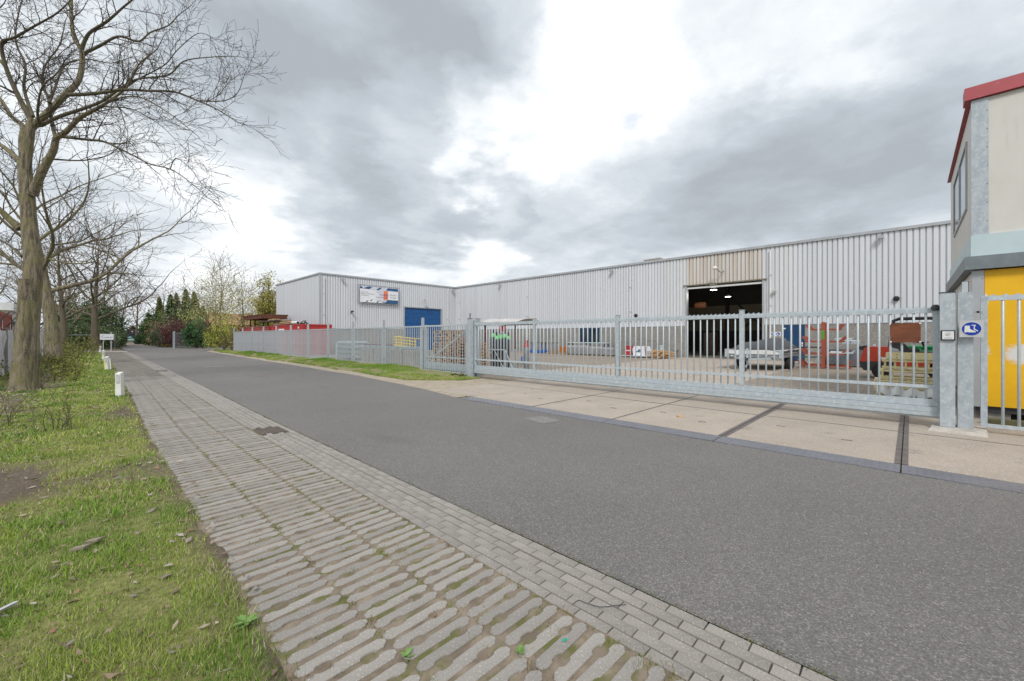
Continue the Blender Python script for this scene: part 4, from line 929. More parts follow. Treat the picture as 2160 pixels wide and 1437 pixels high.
build(MB().lathe([(.10,0),(.12,.03),(.12,1.08),(.115,1.1)], (14.2,12.85,0), 14), 'body', steel, pg, True); build(MB().lathe([(.118,1.1),(.11,1.18),(.06,1.24),(.05,1.26)], (14.2,12.85,0), 14), 'shoulder', red, pg, True); build(MB().lathe([(.075,1.26),(.08,1.3),(.08,1.40),(.06,1.42)], (14.2,12.85,0), 12), 'collar', red, pg, True)
# canopy over the cylinders
cn_ = thing('canopy_shelter', 'rusty post shelter with a pale sagging canopy above the cylinders', 'shelter', (14.6, 13.6, 0))
for (x, y) in ((14.9,14.2),(14.9,16.5),(16.4,14.2),(16.4,16.5)): build(MB().box(x-.04, x+.04, y-.04, y+.04, 0, 2.2), 'post', rust, cn_)
build(MB().box(14.86,14.94,14.1,16.6,2.2,2.28), 'beam', oldw, cn_); build(MB().box(16.36,16.44,14.1,16.6,2.2,2.28), 'beam', oldw, cn_)
vs = []; fs = []
for i in range(9):
    for j in range(9):
        u, v = i/8, j/8; vs.append((14.65 + 2.0*u, 13.9 + 2.8*v, 2.29 + .20*math.sin(math.pi*u) - .04*math.sin(math.pi*v*2)**2 + .06 * v))
for i in range(8):
    for j in range(8): fs.append((i*9+j, i*9+j+1, (i+1)*9+j+1, (i+1)*9+j))
cv = build(MB().add(vs, fs), 'canopy', wtarp, cn_, True)
mod = cv.modifiers.new('thickness', 'SOLIDIFY'); mod.thickness = .03
build(MB().box(14.82, 14.858, 14.9, 15.3, 1.85, 2.15), 'notice_plate', red, cn_)
for (y, lab) in ((17.9, 'blue jerrycan standing alone on the yard paving, farther one'), (17.55, 'blue jerrycan standing on the yard paving, nearer the hall door')):
    t = thing('jerrycan', lab, 'jerrycan', (19.5, y, 0)); build(MB().bbox(19.4, 19.6, y-.14, y+.12, 0, .30, .03), 'body', fblue, t); build(MB().beam((19.5,y-.08,.33),(19.5,y+.06,.33),.025).box(19.49,19.51,y-.085,y-.065,.295,.32).box(19.49,19.51,y+.045,y+.065,.295,.32), 'handle', fblue, t)

# along the hall plinth
t = thing('trestle', 'bright blue steel trestle with dark top against the hall plinth', 'trestle', (29.9, 25, 0))
for y in (26.2, 25.0, 23.8): build(MB().box(29.75,29.81,y-.03,y+.03,0,.95), 'leg', fblue, t); build(MB().box(30.3,30.36,y-.03,y+.03,0,.95), 'leg', fblue, t); build(MB().box(29.6,30.5,y-.25,y+.25,.951,1.0), 'head', dgrey, t)
build(MB().box(29.7,30.4,24.6,26.8,.02,.28), 'base', fblue, t)
t = thing('board_stack', 'low stack of loose brown boards on the ground by the blue trestle', 'boards', (29.8, 23, 0))
for i in range(5): build(MB().box(29.4+.04*i,30.4,22.2+.05*i,24.3-.12*i,.0+.07*i,.055+.07*i), 'board', wood if i % 2 else oldw, t)
t = thing('timber_bundle', 'bundle of orange stained timber blocks on a pallet', 'timber', (29.8, 22, 0))
build(MB().box(29.3,30.4,21.65,22.75,.0,.13), 'base', oldw, t)
for i in range(4):
    for j in range(3): build(MB().box(29.35,30.35,21.7+.255*i,21.94+.255*i,.131+.19*j,.315+.19*j), 'block', orangew, t)
t = thing('workbench', 'grey blue steel bench frame below the hall window', 'bench', (30.5, 19.5, 0))
build(MB().box(30.2,30.9,18.4,22.3,1.0,1.06), 'top', ice, t)
for y in (18.5, 20.3, 22.2): build(MB().box(30.25,30.31,y-.03,y+.03,0,.999), 'leg', dblue, t); build(MB().box(30.8,30.86,y-.03,y+.03,0,.999), 'leg', dblue, t)
t = thing('wrapped_slab_stack', 'long grey stack wrapped in dull sheeting below the window', 'stack', (29.4, 18.8, 0))
for i, (y0, y1, h) in enumerate(((19.2, 21.3, .80), (17.9, 19.18, .72), (16.9, 17.88, .66))):
    build(MB().prism([(28.9,.10),(30.1,.10),(30.12,h-.1),(30.0,h),(29.0,h+.02),(28.88,h-.12)], 'y', y0, y1), 'wrap', foil, t); build(MB().box(28.95,30.05,y0+.1,y1-.1,0,.099), 'base', oldw, t)
t = thing('wire_cage', 'open grey steel cage holding red and white bags by the plinth', 'cage', (29.2, 14.9, 0))
for (x, y) in ((28.7,14.0),(28.7,16.2),(29.9,14.0),(29.9,16.2)): build(MB().box(x-.03,x+.03,y-.03,y+.03,0,1.25), 'post', steel, t)
build(MB().box(28.68,28.72,14.03,16.17,1.2,1.25).box(29.88,29.92,14.03,16.17,1.2,1.25).box(28.73,29.87,13.98,14.02,1.2,1.25).box(28.73,29.87,16.18,16.22,1.2,1.25), 'rail', steel, t); build(MB().box(28.68,29.92,13.98,16.22,.08,.14), 'deck', galv, t)
t = thing('red_sack', 'bright red and white printed sack standing in the wire cage', 'sack', (29.1, 15.5, .14)); build(MB().prism([(15.35,.14),(15.85,.14),(15.95,.5),(15.85,.86),(15.40,.86),(15.30,.5)], 'x', 28.9, 29.3), 'sack', red, t); build(MB().box(28.885,28.898,15.42,15.8,.46,.54), 'print_band', white, t)
t = thing('white_sack', 'large white sack with dark print and red piping in the wire cage', 'sack', (29.1, 14.7, .14)); build(MB().prism([(14.1,.14),(15.15,.14),(15.2,.6),(15.1,.84),(14.15,.84),(14.05,.5)], 'x', 28.85, 29.6), 'sack', bannerw, t); build(MB().box(28.838,28.848,14.5,14.95,.40,.47).box(28.838,28.848,14.55,14.75,.5,.6), 'print', navy, t); build(MB().beam((28.84,14.12,.16),(28.84,14.2,.83),.03), 'piping', red, t)
t = thing('steel_bench', 'low grey steel bench behind the timber pile', 'bench', (30.3, 12.9, 0)); build(MB().box(30.0,30.6,12.35,14.4,.5,.56), 'top', steel, t)
for y in (12.45, 14.3): build(MB().box(30.02,30.08,y-.03,y+.03,0,.499), 'leg', steel, t); build(MB().box(30.52,30.58,y-.03,y+.03,0,.499), 'leg', steel, t)
t = thing('plastic_tub', 'small pale tub on the low steel bench', 'tub', (30.3, 13.5, .56)); build(MB().lathe([(.12,0),(.15,.3),(.16,.32),(.13,.34)], (30.3,13.6,.561), 12), 'tub', ice, t, True)
t = thing('timber_pile', 'untidy pile of fresh pale timber offcuts near the doorway', 'timber', (28.9, 12.9, 0))
for i in range(34):
    z = .04 + .5 * (i / 34); a = random.uniform(-.35, .35) + (math.pi/2 if i % 5 else 0); cx, cy = 28.9 + random.uniform(-.25,.25), 12.95 + random.uniform(-.35,.35)*(1-z*.9); l = random.uniform(.5,.85)
    build(MB().beam((cx-math.cos(a)*l,cy-math.sin(a)*l,z+random.uniform(-.03,.03)),(cx+math.cos(a)*l,cy+math.sin(a)*l,z+random.uniform(-.03,.05)),.09,.05), 'plank', freshw, t)

# trailer
tr = thing('flatbed_trailer', 'low grey and white tandem flatbed trailer parked on the yard', 'trailer', (23.5, 5.3, 0))
TX0, TX1, TY0, TY1 = 21.7, 26.3, 4.15, 6.5
build(MB().box(TX0, TX1, TY0, TY1, .60, .74), 'chassis', steel, tr)
for z in (.76, .865): build(MB().box(TX0-.02, TX0+.03, TY0+.08, TY1-.08, z, z+.10), 'front_board', white, tr)
for s, yv in ((0, TY0), (1, TY1-.04)):
    for z in (.76, .865): build(MB().box(TX0+.04, TX1, yv, yv+.04, z, z+.10), 'side_board', white, tr)
for y in (TY0+.04, TY1-.04): build(MB().box(TX0-.05, TX0+.035, y-.05, y+.05, .60, .98), 'corner_post', galv, tr)
for y in (4.75, 5.95): build(MB().box(TX0-.06, TX0-.021, y-.05, y+.05, .70, .90), 'latch', white, tr)
build(MB().box(TX0-.035, TX0-.021, TY0+.25, TY0+.35, .64, .68).box(TX0-.035, TX0-.021, TY1-.35, TY1-.25, .64, .68), 'marker_lamp', white, tr)
for y in (TY0+.35, TY1-.35): build(MB().beam((TX0+.2, y, .56), (20.6, 5.3, .56), .09), 'drawbar', galv, tr)
build(MB().box(20.3, 20.65, 5.22, 5.38, .5, .62), 'coupling', dgrey, tr)
jw = build(MB().box(20.9, 20.97, 5.30, 5.37, .32, 1.05), 'jockey_stand', galv, tr); build(MB().beam((20.93,5.34,.34),(20.80,5.4,.12),.05), 'fork', galv, jw); build(MB().lathe([(.06,-.035),(.10,-.03),(.10,.03),(.06,.035)], (20.8,5.4,.10), 14, 'y'), 'wheel', rubber, jw, True)
def wheel(parent, x, y, r, w, ax, rim=white, nm='wheel'):
    o = build(MB().lathe([(r*.62,-w/2),(r*.95,-w/2),(r,-w*.35),(r,w*.35),(r*.95,w/2),(r*.62,w/2)], (x,y,r), 20, ax), nm, rubber, parent, True)
    build(MB().lathe([(r*.16,-w*.40),(r*.60,-w*.44),(r*.62,-w*.2),(r*.62,w*.2),(r*.60,w*.44),(r*.16,w*.40)], (x,y,r), 18, ax), 'rim', rim, o, True); return o
for x in (23.7, 24.45):
    for y in (TY0+.12, TY1-.12): wheel(tr, x, y, .33, .2, 'y')
build(MB().box(23.3, 24.85, TY0+.01, TY0+.24, .68, .70), 'mudguard', black, tr)
# tarpaulin over the load
prof = [(-.02,.96),(.08,1.02),(.2,1.28),(.32,1.32),(.40,1.30),(.52,1.44),(.68,1.50),(.80,1.47),(.92,1.15),(1.02,.93)]
vs = []; nu = len(prof); secs = 9
for j in range(secs):
    v = j/(secs-1); y = TY1 + .06 - (TY1 - TY0 + .12) * v
    fall = math.sin(math.pi * min(max(v*1.0,0),1)) ** .35
    for (u, z) in prof: vs.append((TX0 + .05 + (TX1 - TX0) * u if False else 0, y, z))
vs = []; 
for i in range(14):
    u = i/13; x = TX0 - .03 + (TX1 - TX0 + .05) * u; ex = math.sin(math.pi * min(max(u,.0),1)) ** .45
    for j, (v, z) in enumerate(prof):
        y = TY1 + .05 - (TY1 - TY0 + .10) * min(max(v,0),1)
        zz = .90 + (z - .90) * (.10 + .90 * ex) + .02 * math.sin(i*2.1 + j*1.3)
        if j in (0, nu-1): zz -= .10
        vs.append((x, y, zz))
fs = [(i*nu+j, i*nu+j+1, (i+1)*nu+j+1, (i+1)*nu+j) for i in range(13) for j in range(nu-1)]
tp = build(MB().add(vs, [f[::-1] for f in fs]), 'tarpaulin', tarp, None, True); tag(tp, 'charcoal tarpaulin sheet draped over the trailer load', 'tarpaulin')
tp.modifiers.new('thickness', 'SOLIDIFY').thickness = .012
tl = thing('trailer_load', 'dark bulky load hidden under the trailer tarpaulin', 'load', (24, 5.3, .75)); build(MB().bbox(22.2, 25.8, 4.5, 6.1, .741, 1.05, .15), 'load', black, tl)

# red stillage rack
rx, ry = 25.2, 2.98
rk = thing('cantilever_rack', 'red oxide cantilever rack with upturned arms on the yard', 'rack', (rx, ry, 0))
for x in (rx, rx + 1.1): build(MB().box(x-.05, x+.05, ry+.03, ry+.17, 0, 2.3), 'column', rackred, rk)
build(MB().box(rx-.055, rx-.051, ry+.04, ry+.16, 1.45, 1.9), 'green_mark', M('green_tape', (.10,.33,.02), None, 4, .6), rk)
for li, z in enumerate((.14, .72, 1.33, 1.93)):
    L_ = (.95, .82, .75, .62)[li]
    for x in (rx, rx + 1.1): build(MB().box(x-.04, x+.04, ry+.1-L_, ry+.1+L_, z-.035, z+.035), 'arm', rackred, rk)
    for s in (-1, 1):
        for x in (rx, rx + .55, rx + 1.1): build(MB().beam((x, ry+.1+s*L_*.86, z+.03), (x, ry+.1+s*(L_+.10), z+.25), .07), 'upturned_end', rackred, rk)
for s in (-1, 1):
    for x in (rx, rx + 1.1): build(MB().box(x-.05, x+.05, ry+.1+s*.95-.05, ry+.1+s*.95+.05, 0, .10), 'foot', rackred, rk)
t = thing('sheet_metal_stack', 'bright folded sheet metal lying across the rack arms', 'sheet metal', (25.5, 2.6, .78)); build(MB().prism([(1.95,.76),(2.9,.76),(2.9,.80),(2.05,.80),(1.92,.92),(1.88,.92)], 'x', 25.16, 26.2), 'sheet', galv, t); build(MB().beam((25.3,2.1,.82),(25.3,2.8,.84),.10,.05), 'offcut', white, t)
t = thing('work_table', 'dark topped steel table beside the blue side door', 'table', (28, 4.1, 0)); build(MB().box(27.6,28.5,3.45,4.55,.96,1.02), 'top', dgrey, t)
for y in (3.52, 4.48): build(MB().box(27.65,27.72,y-.03,y+.03,0,.959), 'leg', steel, t); build(MB().box(28.4,28.47,y-.03,y+.03,0,.959), 'leg', steel, t)
build(MB().box(27.62,28.48,3.5,4.5,.42,.46), 'shelf', M('teal_shelf', (.05,.14,.17), None, 4, .6), t)
t = thing('mesh_pallet_box', 'grey welded mesh pallet box behind the red rack', 'mesh box', (28.2, 2.0, 0))
for q in range(24): build(MB().box(27.6,27.612,1.35+q*.082,1.362+q*.082,.12,1.18), 'wire', steel, t)
for q in range(11): build(MB().box(27.613,27.625,1.33,3.25,.13+q*.105,.142+q*.105), 'wire', steel, t)
for (x, y) in ((27.6,1.32),(27.6,3.28),(28.6,1.32),(28.6,3.28)): build(MB().box(x-.03,x+.03,y-.03,y+.03,0,1.2), 'post', galv, t)
build(MB().box(27.64,28.57,1.36,3.24,.08,.12), 'deck', steel, t); build(MB().box(27.7,28.5,1.4,3.2,.121,.9), 'content', M('grey_blue_parts', (.22,.25,.29), (.13,.15,.18), 9, .5, .3), t)
t = thing('aluminium_case', 'pale aluminium case lying on the mesh pallet box', 'case', (28.1, 2.3, 1.2)); build(MB().bbox(27.7,28.5,1.9,2.6,1.201,1.38,.03), 'body', galv, t); build(MB().bbox(27.75,28.45,2.2,2.9,1.381,1.5,.03), 'lid', galv, t); build(MB().box(27.69,27.7,2.22,2.26,1.25,1.33), 'catch', black, t)
t = thing('steel_skid', 'row of dark machine parts on a skid against the plinth', 'machinery', (29.5, .6, 0)); build(MB().box(29,30.2,-1.5,1.3,.1,.5), 'base', dgrey, t); build(MB().prism([(-1.4,.5),(1.2,.5),(1.1,1.0),(.3,1.12),(-.6,.98),(-1.4,1.1)], 'x', 29.1, 30.1), 'parts', steel, t)
for y in (-1.3, 1.1): build(MB().box(29,30.2,y-.05,y+.05,0,.099), 'runner', oldw, t)

# forklift (faces -Y)
fk = thing('forklift', 'red and dark grey forklift truck parked behind the gate', 'forklift', (21.5, .2, 0))
fx0, fx1 = 20.85, 22.1
def fp(pts, m, nm, x0=fx0, x1=fx1, par=fk, sm=False): return build(MB().prism([(y, z) for y, z in pts][::-1], 'x', x0, x1), nm, m, par, sm)
fp([(1.38,.40),(1.42,.62),(1.18,.64),(.40,.64),(.40,.30),(1.28,.28)], dgrey, 'counterweight', fx0+.04, fx1-.04)
fp([(1.42,.62),(1.38,.80),(1.28,1.14),(1.18,1.20),(.55,1.20),(.55,.66)], forkred, 'engine_hood', fx0+.03, fx1-.03)
fp([(1.20,1.06),(1.42,1.06),(1.46,1.20),(1.22,1.24)], dgrey, 'rear_grille', fx0+.1, fx1-.1)
fp([(.55,.66),(.55,.98),(.20,.99),(-.12,.78),(-1.0,.76),(-1.0,.42),(.30,.42),(.42,.60)], forkred, 'chassis')
fp([(.56,1.20),(.24,1.10),(-.02,.80),(-.60,.78),(-.60,1.02),(-.05,1.06),(.12,1.28),(.45,1.62),(.56,1.62)], dgrey, 'side_cover', fx0-.012, fx1+.012)
me = text_mesh('30', .15, face_negx(fx0-.016, -.22, .90)); link('lettering', me, white, fk)
for x in (fx0+.06, fx1-.06):
    build(MB().tube([(x,.56,1.2),(x,.52,1.7),(x,.46,2.18),(x,.30,2.26),(x,-.55,2.26),(x,-.72,2.2),(x,-1.0,1.6),(x,-1.12,1.0)], .045, 10), 'overhead_guard', dgrey, fk, True)
for y in (.3, .1, -.1, -.3, -.5): build(MB().beam((fx0+.06,y,2.26),(fx1-.06,y,2.26),.04), 'guard_bar', dgrey, fk)
fp([(.30,1.05),(.34,1.5),(.24,1.5),(.12,1.12),(-.25,1.12),(-.25,1.02)], black, 'seat', fx0+.35, fx1-.35)
build(MB().tube([(21.5,-.45,1.05),(21.5,-.32,1.35)], .03, 8).lathe([(.16,1.35),(.18,1.37),(.16,1.39)], (21.5,-.32,0), 16), 'steering_wheel', black, fk)
for x in (fx0+.12, fx1-.12):
    wheel(fk, x, .78, .29, .2, 'x', dgrey); wheel(fk, x, -.80, .37, .24, 'x', dgrey)
for x in (21.15, 21.8): build(MB().box(x-.05,x+.05,-1.32,-1.18,.1,2.3), 'mast', dgrey, fk); build(MB().box(x-.06,x+.06,-2.4,-1.33,.06,.11).box(x-.06,x+.06,-1.36,-1.321,.111,.6), 'fork', black, fk)
build(MB().box(21.0,21.95,-1.30,-1.2,.9,1.0).box(21.0,21.95,-1.30,-1.2,2.2,2.3), 'mast_crossbar', dgrey, fk)
mr = build(MB().box(fx0-.16,fx0-.12,-.98,-.80,1.45,1.75), 'mirror', black, fk); build(MB().beam((fx0-.12,-.9,1.72),(fx0+.03,-.85,1.85),.025), 'stem', red, mr)
build(MB().box(fx0-.02,fx0-.001,.62,.80,.72,.82), 'rear_lamp', white, fk)

# stack of cream racks
cr_ = None
ct = thing('cream_rack', 'x', 'rack', (0,0,0), world_coords=False)
for y in (-.5,-.31,-.11,.09,.29,.48): link('upright', MB().box(-.2,-.16,y-.018,y+.018,0,.24).mesh('upright'), cream, ct); link('upright', MB().box(.16,.2,y-.018,y+.018,0,.24).mesh('upright'), cream, ct)
for z in (.03, .19): link('rail', MB().box(-.225,-.201,-.56,.54,z,z+.035).mesh('rail'), cream, ct); link('rail', MB().box(.201,.225,-.56,.54,z,z+.035).mesh('rail'), cream, ct)
link('shelf', MB().box(-.199,.199,-.54,.53,.241,.252).mesh('shelf'), cream, ct)
for i in range(4):
    o = ct if i == 0 else copy_tree(ct)
    o.location = (14.4 + .02*i, .14 - .05*i + (.05 if i == 1 else 0), .0 + .2535*i); o.rotation_euler.z = random.uniform(-.03,.03)
    tag(o, ['cream slatted rack at the bottom of the stack, on the ground', 'cream slatted rack second up in the stack, jutting out sideways', 'cream slatted rack third up in the stack behind the gate', 'cream slatted rack under the boxed top tray of the stack'][i], 'rack', 'stacked cream racks')
tt = thing('cream_tray', 'cream boxed tray with dark holes topping the rack stack', 'tray', (14.45, 0, 1.02))
build(MB().box(14.25,14.27,-.5,.45,1.02,1.18), 'front_board', cream, tt); build(MB().box(14.65,14.67,-.5,.45,1.02,1.18).box(14.271,14.649,-.5,.45,1.016,1.03), 'back_board', cream, tt)
for y in (-.42,-.27,-.02,.24,.38):
    for z in (1.06, 1.13): build(MB().lathe([(.012,0),(.012,.004)], (14.244,y,z), 8, 'x'), 'hole', black, tt)
vs = []; fs = []
for i in range(21):
    y = .62 - 1.2*i/20
    for j in range(4): vs.append((14.13 - .04*j + .02*math.sin(i*1.7), y, .30 - .07*j + .05*math.sin(i*1.25) + (.04 if i < 4 else 0)))
for i in range(20):
    for j in range(3): fs.append((i*4+j, i*4+j+1, (i+1)*4+j+1, (i+1)*4+j))
o = build(MB().add(vs, fs), 'plastic_sheet', white, None, True); tag(o, 'crumpled white plastic sheet hanging over the lowest cream rack', 'sheet'); o.modifiers.new('thickness', 'SOLIDIFY').thickness = .006
# green skip behind the forklift
t = thing('green_skip', 'bright green open skip behind the forklift', 'skip', (25.5, -.6, 0))
build(MB().prism([(-1.7,.62),(.1,.62),(.28,1.12),(-1.85,1.12)], 'x', 24.8, 26.4), 'body', grskip, t); build(MB().box(24.72,26.48,-1.92,.34,1.121,1.18), 'rim', grskip, t)
for y in (-1.3,-.8,-.3): build(MB().box(24.75,24.799,y-.04,y+.04,.62,1.12), 'rib', grskip, t)
build(MB().box(24.9,26.3,-1.6,.0,.1,.619), 'base', white, t)
for y in (-1.4, -.2): build(MB().box(24.9,26.3,y-.06,y+.06,0,.099), 'runner', dgrey, t)
tag(build(MB().beam((18.5,1.75,.04),(18.2,.9,.04),.06), 'green_beam', M('pale_green_paint', (.25,.42,.30), None, 5, .6)), 'pale green beam lying on the yard before the forklift', 'beam')

# concrete blocks and steel behind the fence
for i in range(4):
    y0 = 19.2 + i * 1.72
    t = thing('concrete_block', ['concrete block under the end of the yellow guard frame', 'concrete block under the middle of the yellow guard frame', 'concrete block next beyond the yellow guard frame', 'concrete block next to the steel stillage'][i], 'block', (12.9, y0+.8, 0), 'row of concrete blocks')
    build(MB().bbox(12.5, 13.3, y0, y0+1.62, -.01, .82, .03), 'body', conc, t)
    for q in (.45, 1.2): build(MB().lathe([(.09,0),(.08,.05),(.05,.06)], (12.9,y0+q,.821), 10), 'stud', conc, t)
yl = thing('yellow_guard_crate', 'yellow tubular lattice guard frame lying on the concrete blocks', 'guard frame', (13, 21, .9))
for z in (.95, 1.12, 1.29, 1.46): build(MB().tube([(12.75,19.9,z),(12.75,22.3,z+.12)], .028, 8), 'rail', yellowr, yl)
for q in range(9): build(MB().tube([(12.75,19.95+q*.29,.93+.015*q),(12.75,19.95+q*.29,1.5+.015*q)], .022, 8), 'upright', yellowr, yl)
for z in (.95, 1.46): build(MB().tube([(12.76,19.9,z),(13.3,19.95,z)], .028, 8).tube([(12.76,22.3,z+.12),(13.3,22.3,z+.12)], .028, 8), 'return_rail', yellowr, yl)
build(MB().tube([(13.3,19.95,.92),(13.3,19.95,1.48)], .028, 8).tube([(13.3,22.3,.95),(13.3,22.3,1.6)], .028, 8), 'corner_post', yellowr, yl)
for i, (y0, y1, z, mt, lab) in enumerate(((19.3, 26, .885, ice, 'pale blue steel beam lying along the concrete blocks'), (22.6, 26.5, .97, darkred, 'dark red steel beam lying on the pale blue one'))):
    b = thing('steel_beam', lab, 'beam', (12.8, y0, z)); xx = 12.62 + .3*i
    build(MB().box(xx-.09,xx+.09,y0,y1,z,z+.02).box(xx-.09,xx+.09,y0,y1,z+.1,z+.12), 'flange', mt, b); build(MB().box(xx-.012,xx+.012,y0,y1,z+.0201,z+.0999), 'web', mt, b)
st = thing('steel_stillage', 'grey blue steel stillage frame stacked with profiles behind the fence', 'stillage', (12.8, 28, 0))
for (x, y) in ((12.3,26.8),(12.3,29.4),(13.4,26.8),(13.4,29.4)): build(MB().box(x-.04,x+.04,y-.04,y+.04,0,1.15), 'post', ice, st)
for z in (.15,.45,.75,1.05): build(MB().box(12.28,12.32,26.85,29.35,z,z+.07).box(13.38,13.42,26.85,29.35,z,z+.07), 'rail', steel, st); build(MB().box(12.4,13.3,26.6+z*.2,29.7-z*.3,z+.08,z+.2), 'profile_bundle', galv if z < .7 else ice, st)
tb_ = thing('timber_post', 'short upright orange brown timber propped by the blocks', 'timber', (12.3, 23.3, 0)); build(MB().beam((12.3,22.9,.75),(12.28,22.75,1.35),.16,.08), 'post', wood, tb_)

# red containers behind the fence with scrap on top
def container(name, lab, x0, x1, y0, y1, h, mat, logo=None):
    c = thing(name, lab, 'container', ((x0+x1)/2, (y0+y1)/2, 0))
    m = MB(); n = int((y1-y0-.24)/.28)
    for q in range(n):
        a = y0 + .12 + q*.28
        for (xx, s) in ((x0, 1), (x1, -1)):
            m.add([(xx+.035*s,a,.16),(xx+.035*s,a+.07,.16),(xx,a+.105,.16),(xx,a+.21,.16),(xx+.035*s,a+.28,.16),(xx+.035*s,a,h-.12),(xx+.035*s,a+.07,h-.12),(xx,a+.105,h-.12),(xx,a+.21,h-.12),(xx+.035*s,a+.28,h-.12)], [(i,i+1,i+6,i+5) for i in range(4)])
    build(m, 'side_wall', mat, c); build(MB().box(x0+.04,x1-.04,y0+.03,y0+.06,.16,h-.12), 'end_wall', mat, c); build(MB().box(x0+.04,x1-.04,y1-.06,y1-.03,.16,h-.12), 'end_wall', mat, c)
    build(MB().box(x0+.05,x1-.05,y0+.05,y1-.05,.05,.159), 'floor', dgrey, c)
    for z0, z1 in ((0,.16),(h-.12,h)): build(MB().box(x0-.01,x0+.08,y0+.1,y1-.1,z0,z1).box(x1-.08,x1+.01,y0+.1,y1-.1,z0,z1).box(x0+.1,x1-.1,y0-.01,y0+.08,z0,z1).box(x0+.1,x1-.1,y1-.08,y1+.01,z0,z1), 'frame_rail', mat, c)
    for x in (x0-.012, x1-.088):
        for y in (y0-.012, y1-.088): build(MB().box(x,x+.1,y,y+.1,0,h+.004), 'corner_post', mat, c)
    return c
ca = container('scrap_container', 'bright red open scrap container behind the bar fence', 12.4, 14.8, 36.4, 45.2, 2.62, red)
cb2 = container('storage_container', 'weathered dark red container at the far end of the bar fence', 12.4, 14.8, 45.7, 57.6, 2.62, darkred)
build(MB().box(14.79-1,14.8-1,36,36.01,0,.01), 'x', red) if False else None
build(MB().box(12.378,12.386,37.2,37.5,2.25,2.42), 'round_mark', white, ca); build(MB().box(12.375,12.385,41.0,42.6,2.0,2.28), 'torn_label', bannerw, ca)
build(MB().box(12.46,14.74,45.8,57.5,2.5,2.60), 'roof', darkred, cb2)
sc = thing('steel_canopy_frame', 'rusty brown steel roof frame standing on the dark red container', 'frame', (13.5, 52, 2.62))
for (x, y) in ((12.9,54.4),(12.9,52.6),(14.2,54.4),(14.2,52.6)): build(MB().box(x-.06,x+.06,y-.06,y+.06,2.6,3.45), 'leg', rust, sc)
build(MB().prism([(12.4,3.45),(14.8,3.45),(14.8,3.75),(12.4,3.75)], 'y', 48.0, 55.4), 'girder', rust, sc)
for q in range(9): build(MB().box(12.3,14.9,48.0+q*.9,48.25+q*.9,3.751,3.9), 'purlin', rust, sc)
for i in range(13):
    y = 41.6 + random.uniform(-.5, .8) + i*.66; z = 2.68 + .075*i - (.11*(i-8) if i > 8 else 0); l = random.uniform(3.5, 6.0); a = random.uniform(-.1,.1)
    mt = (oldw, wood, oldw, freshw, offw)[i % 5]
    o = build(MB().beam((13.0+random.uniform(-.3,.6), y-l/2, z), (13.2+a*4, y+l/2, z+random.uniform(-.04,.1)), .5, .09), 'plank', mt); tag(o, 'weathered plank in the loose heap on top of the red containers', 'plank', 'planks on the containers')
t = thing('white_pipe', 'white plastic pipe with open end lying on the red container', 'pipe', (12.7, 40, 2.7)); build(MB().tube([(12.75,38.6,2.78),(13.1,42.6,2.86)], .14, 12), 'pipe', white, t, True); build(MB().lathe([(.11,0),(.11,.004)], (12.75,38.58,2.78), 12, 'y'), 'mouth', black, t)
t = thing('dark_scrap', 'small dark metal scrap on the near end of the red container', 'scrap', (13, 37.5, 2.6)); 
for i in range(6): build(MB().beam((12.9+random.uniform(-.3,.3),37+random.uniform(-.4,.9),2.66),(13.1+random.uniform(-.4,.4),37.6+random.uniform(-.4,.8),2.74+.05*i),.07), 'piece', dgrey, t)
def gX(x, Y):
    a = TH + math.atan((x - 1080) / 865); return Y * math.tan(a)
# ------------------------------------------------------------------ trees
def seg_mesh(name, segs, mat, parent, sides=3):
    """thin tapered prisms for twigs; segs rows: p0 p1 r0 r1"""
    s = np.array(segs, float); p0, p1, r0, r1 = s[:, 0:3], s[:, 3:6], s[:, 6:7], s[:, 7:8]
    t = p1 - p0; t /= np.linalg.norm(t, axis=1, keepdims=True) + 1e-9
    ref = np.where(np.abs(t[:, 2:3]) < .9, np.array([[0, 0, 1.]]), np.array([[1., 0, 0]]))
    a = np.cross(t, ref); a /= np.linalg.norm(a, axis=1, keepdims=True) + 1e-9; b = np.cross(t, a)
    n = len(s); v = np.empty((n, 2 * sides, 3))
    for k in range(sides):
        an = 2 * math.pi * k / sides; u = a * math.cos(an) + b * math.sin(an)
        v[:, k] = p0 + u * r0; v[:, sides + k] = p1 + u * r1
    base = (np.arange(n) * 2 * sides)[:, None]
    f = np.concatenate([base + np.array([[k, (k+1) % sides, sides + (k+1) % sides, sides + k]]) for k in range(sides)])
    me = np_mesh(name, v.reshape(-1, 3), f); return link(name, me, mat, parent)
RT = random.Random(21)
def rdir(d, ang, flat=0.):
    """d turned by ang about a random axis"""
    x, y, z = d
    if abs(z) < .9: a = (y, -x, 0.)
    else: a = (0., z, -y)
    l = math.sqrt(a[0]**2 + a[1]**2 + a[2]**2); a = (a[0]/l, a[1]/l, a[2]/l)
    b = (y*a[2]-z*a[1], z*a[0]-x*a[2], x*a[1]-y*a[0]); ph = RT.uniform(0, 6.283); c, s = math.cos(ang), math.sin(ang); u, v = math.cos(ph)*s, math.sin(ph)*s
    q = [d[i]*c + a[i]*u + b[i]*v for i in range(3)]; q[2] *= (1 - flat)
    l = math.sqrt(q[0]**2+q[1]**2+q[2]**2) + 1e-9; return (q[0]/l, q[1]/l, q[2]/l)
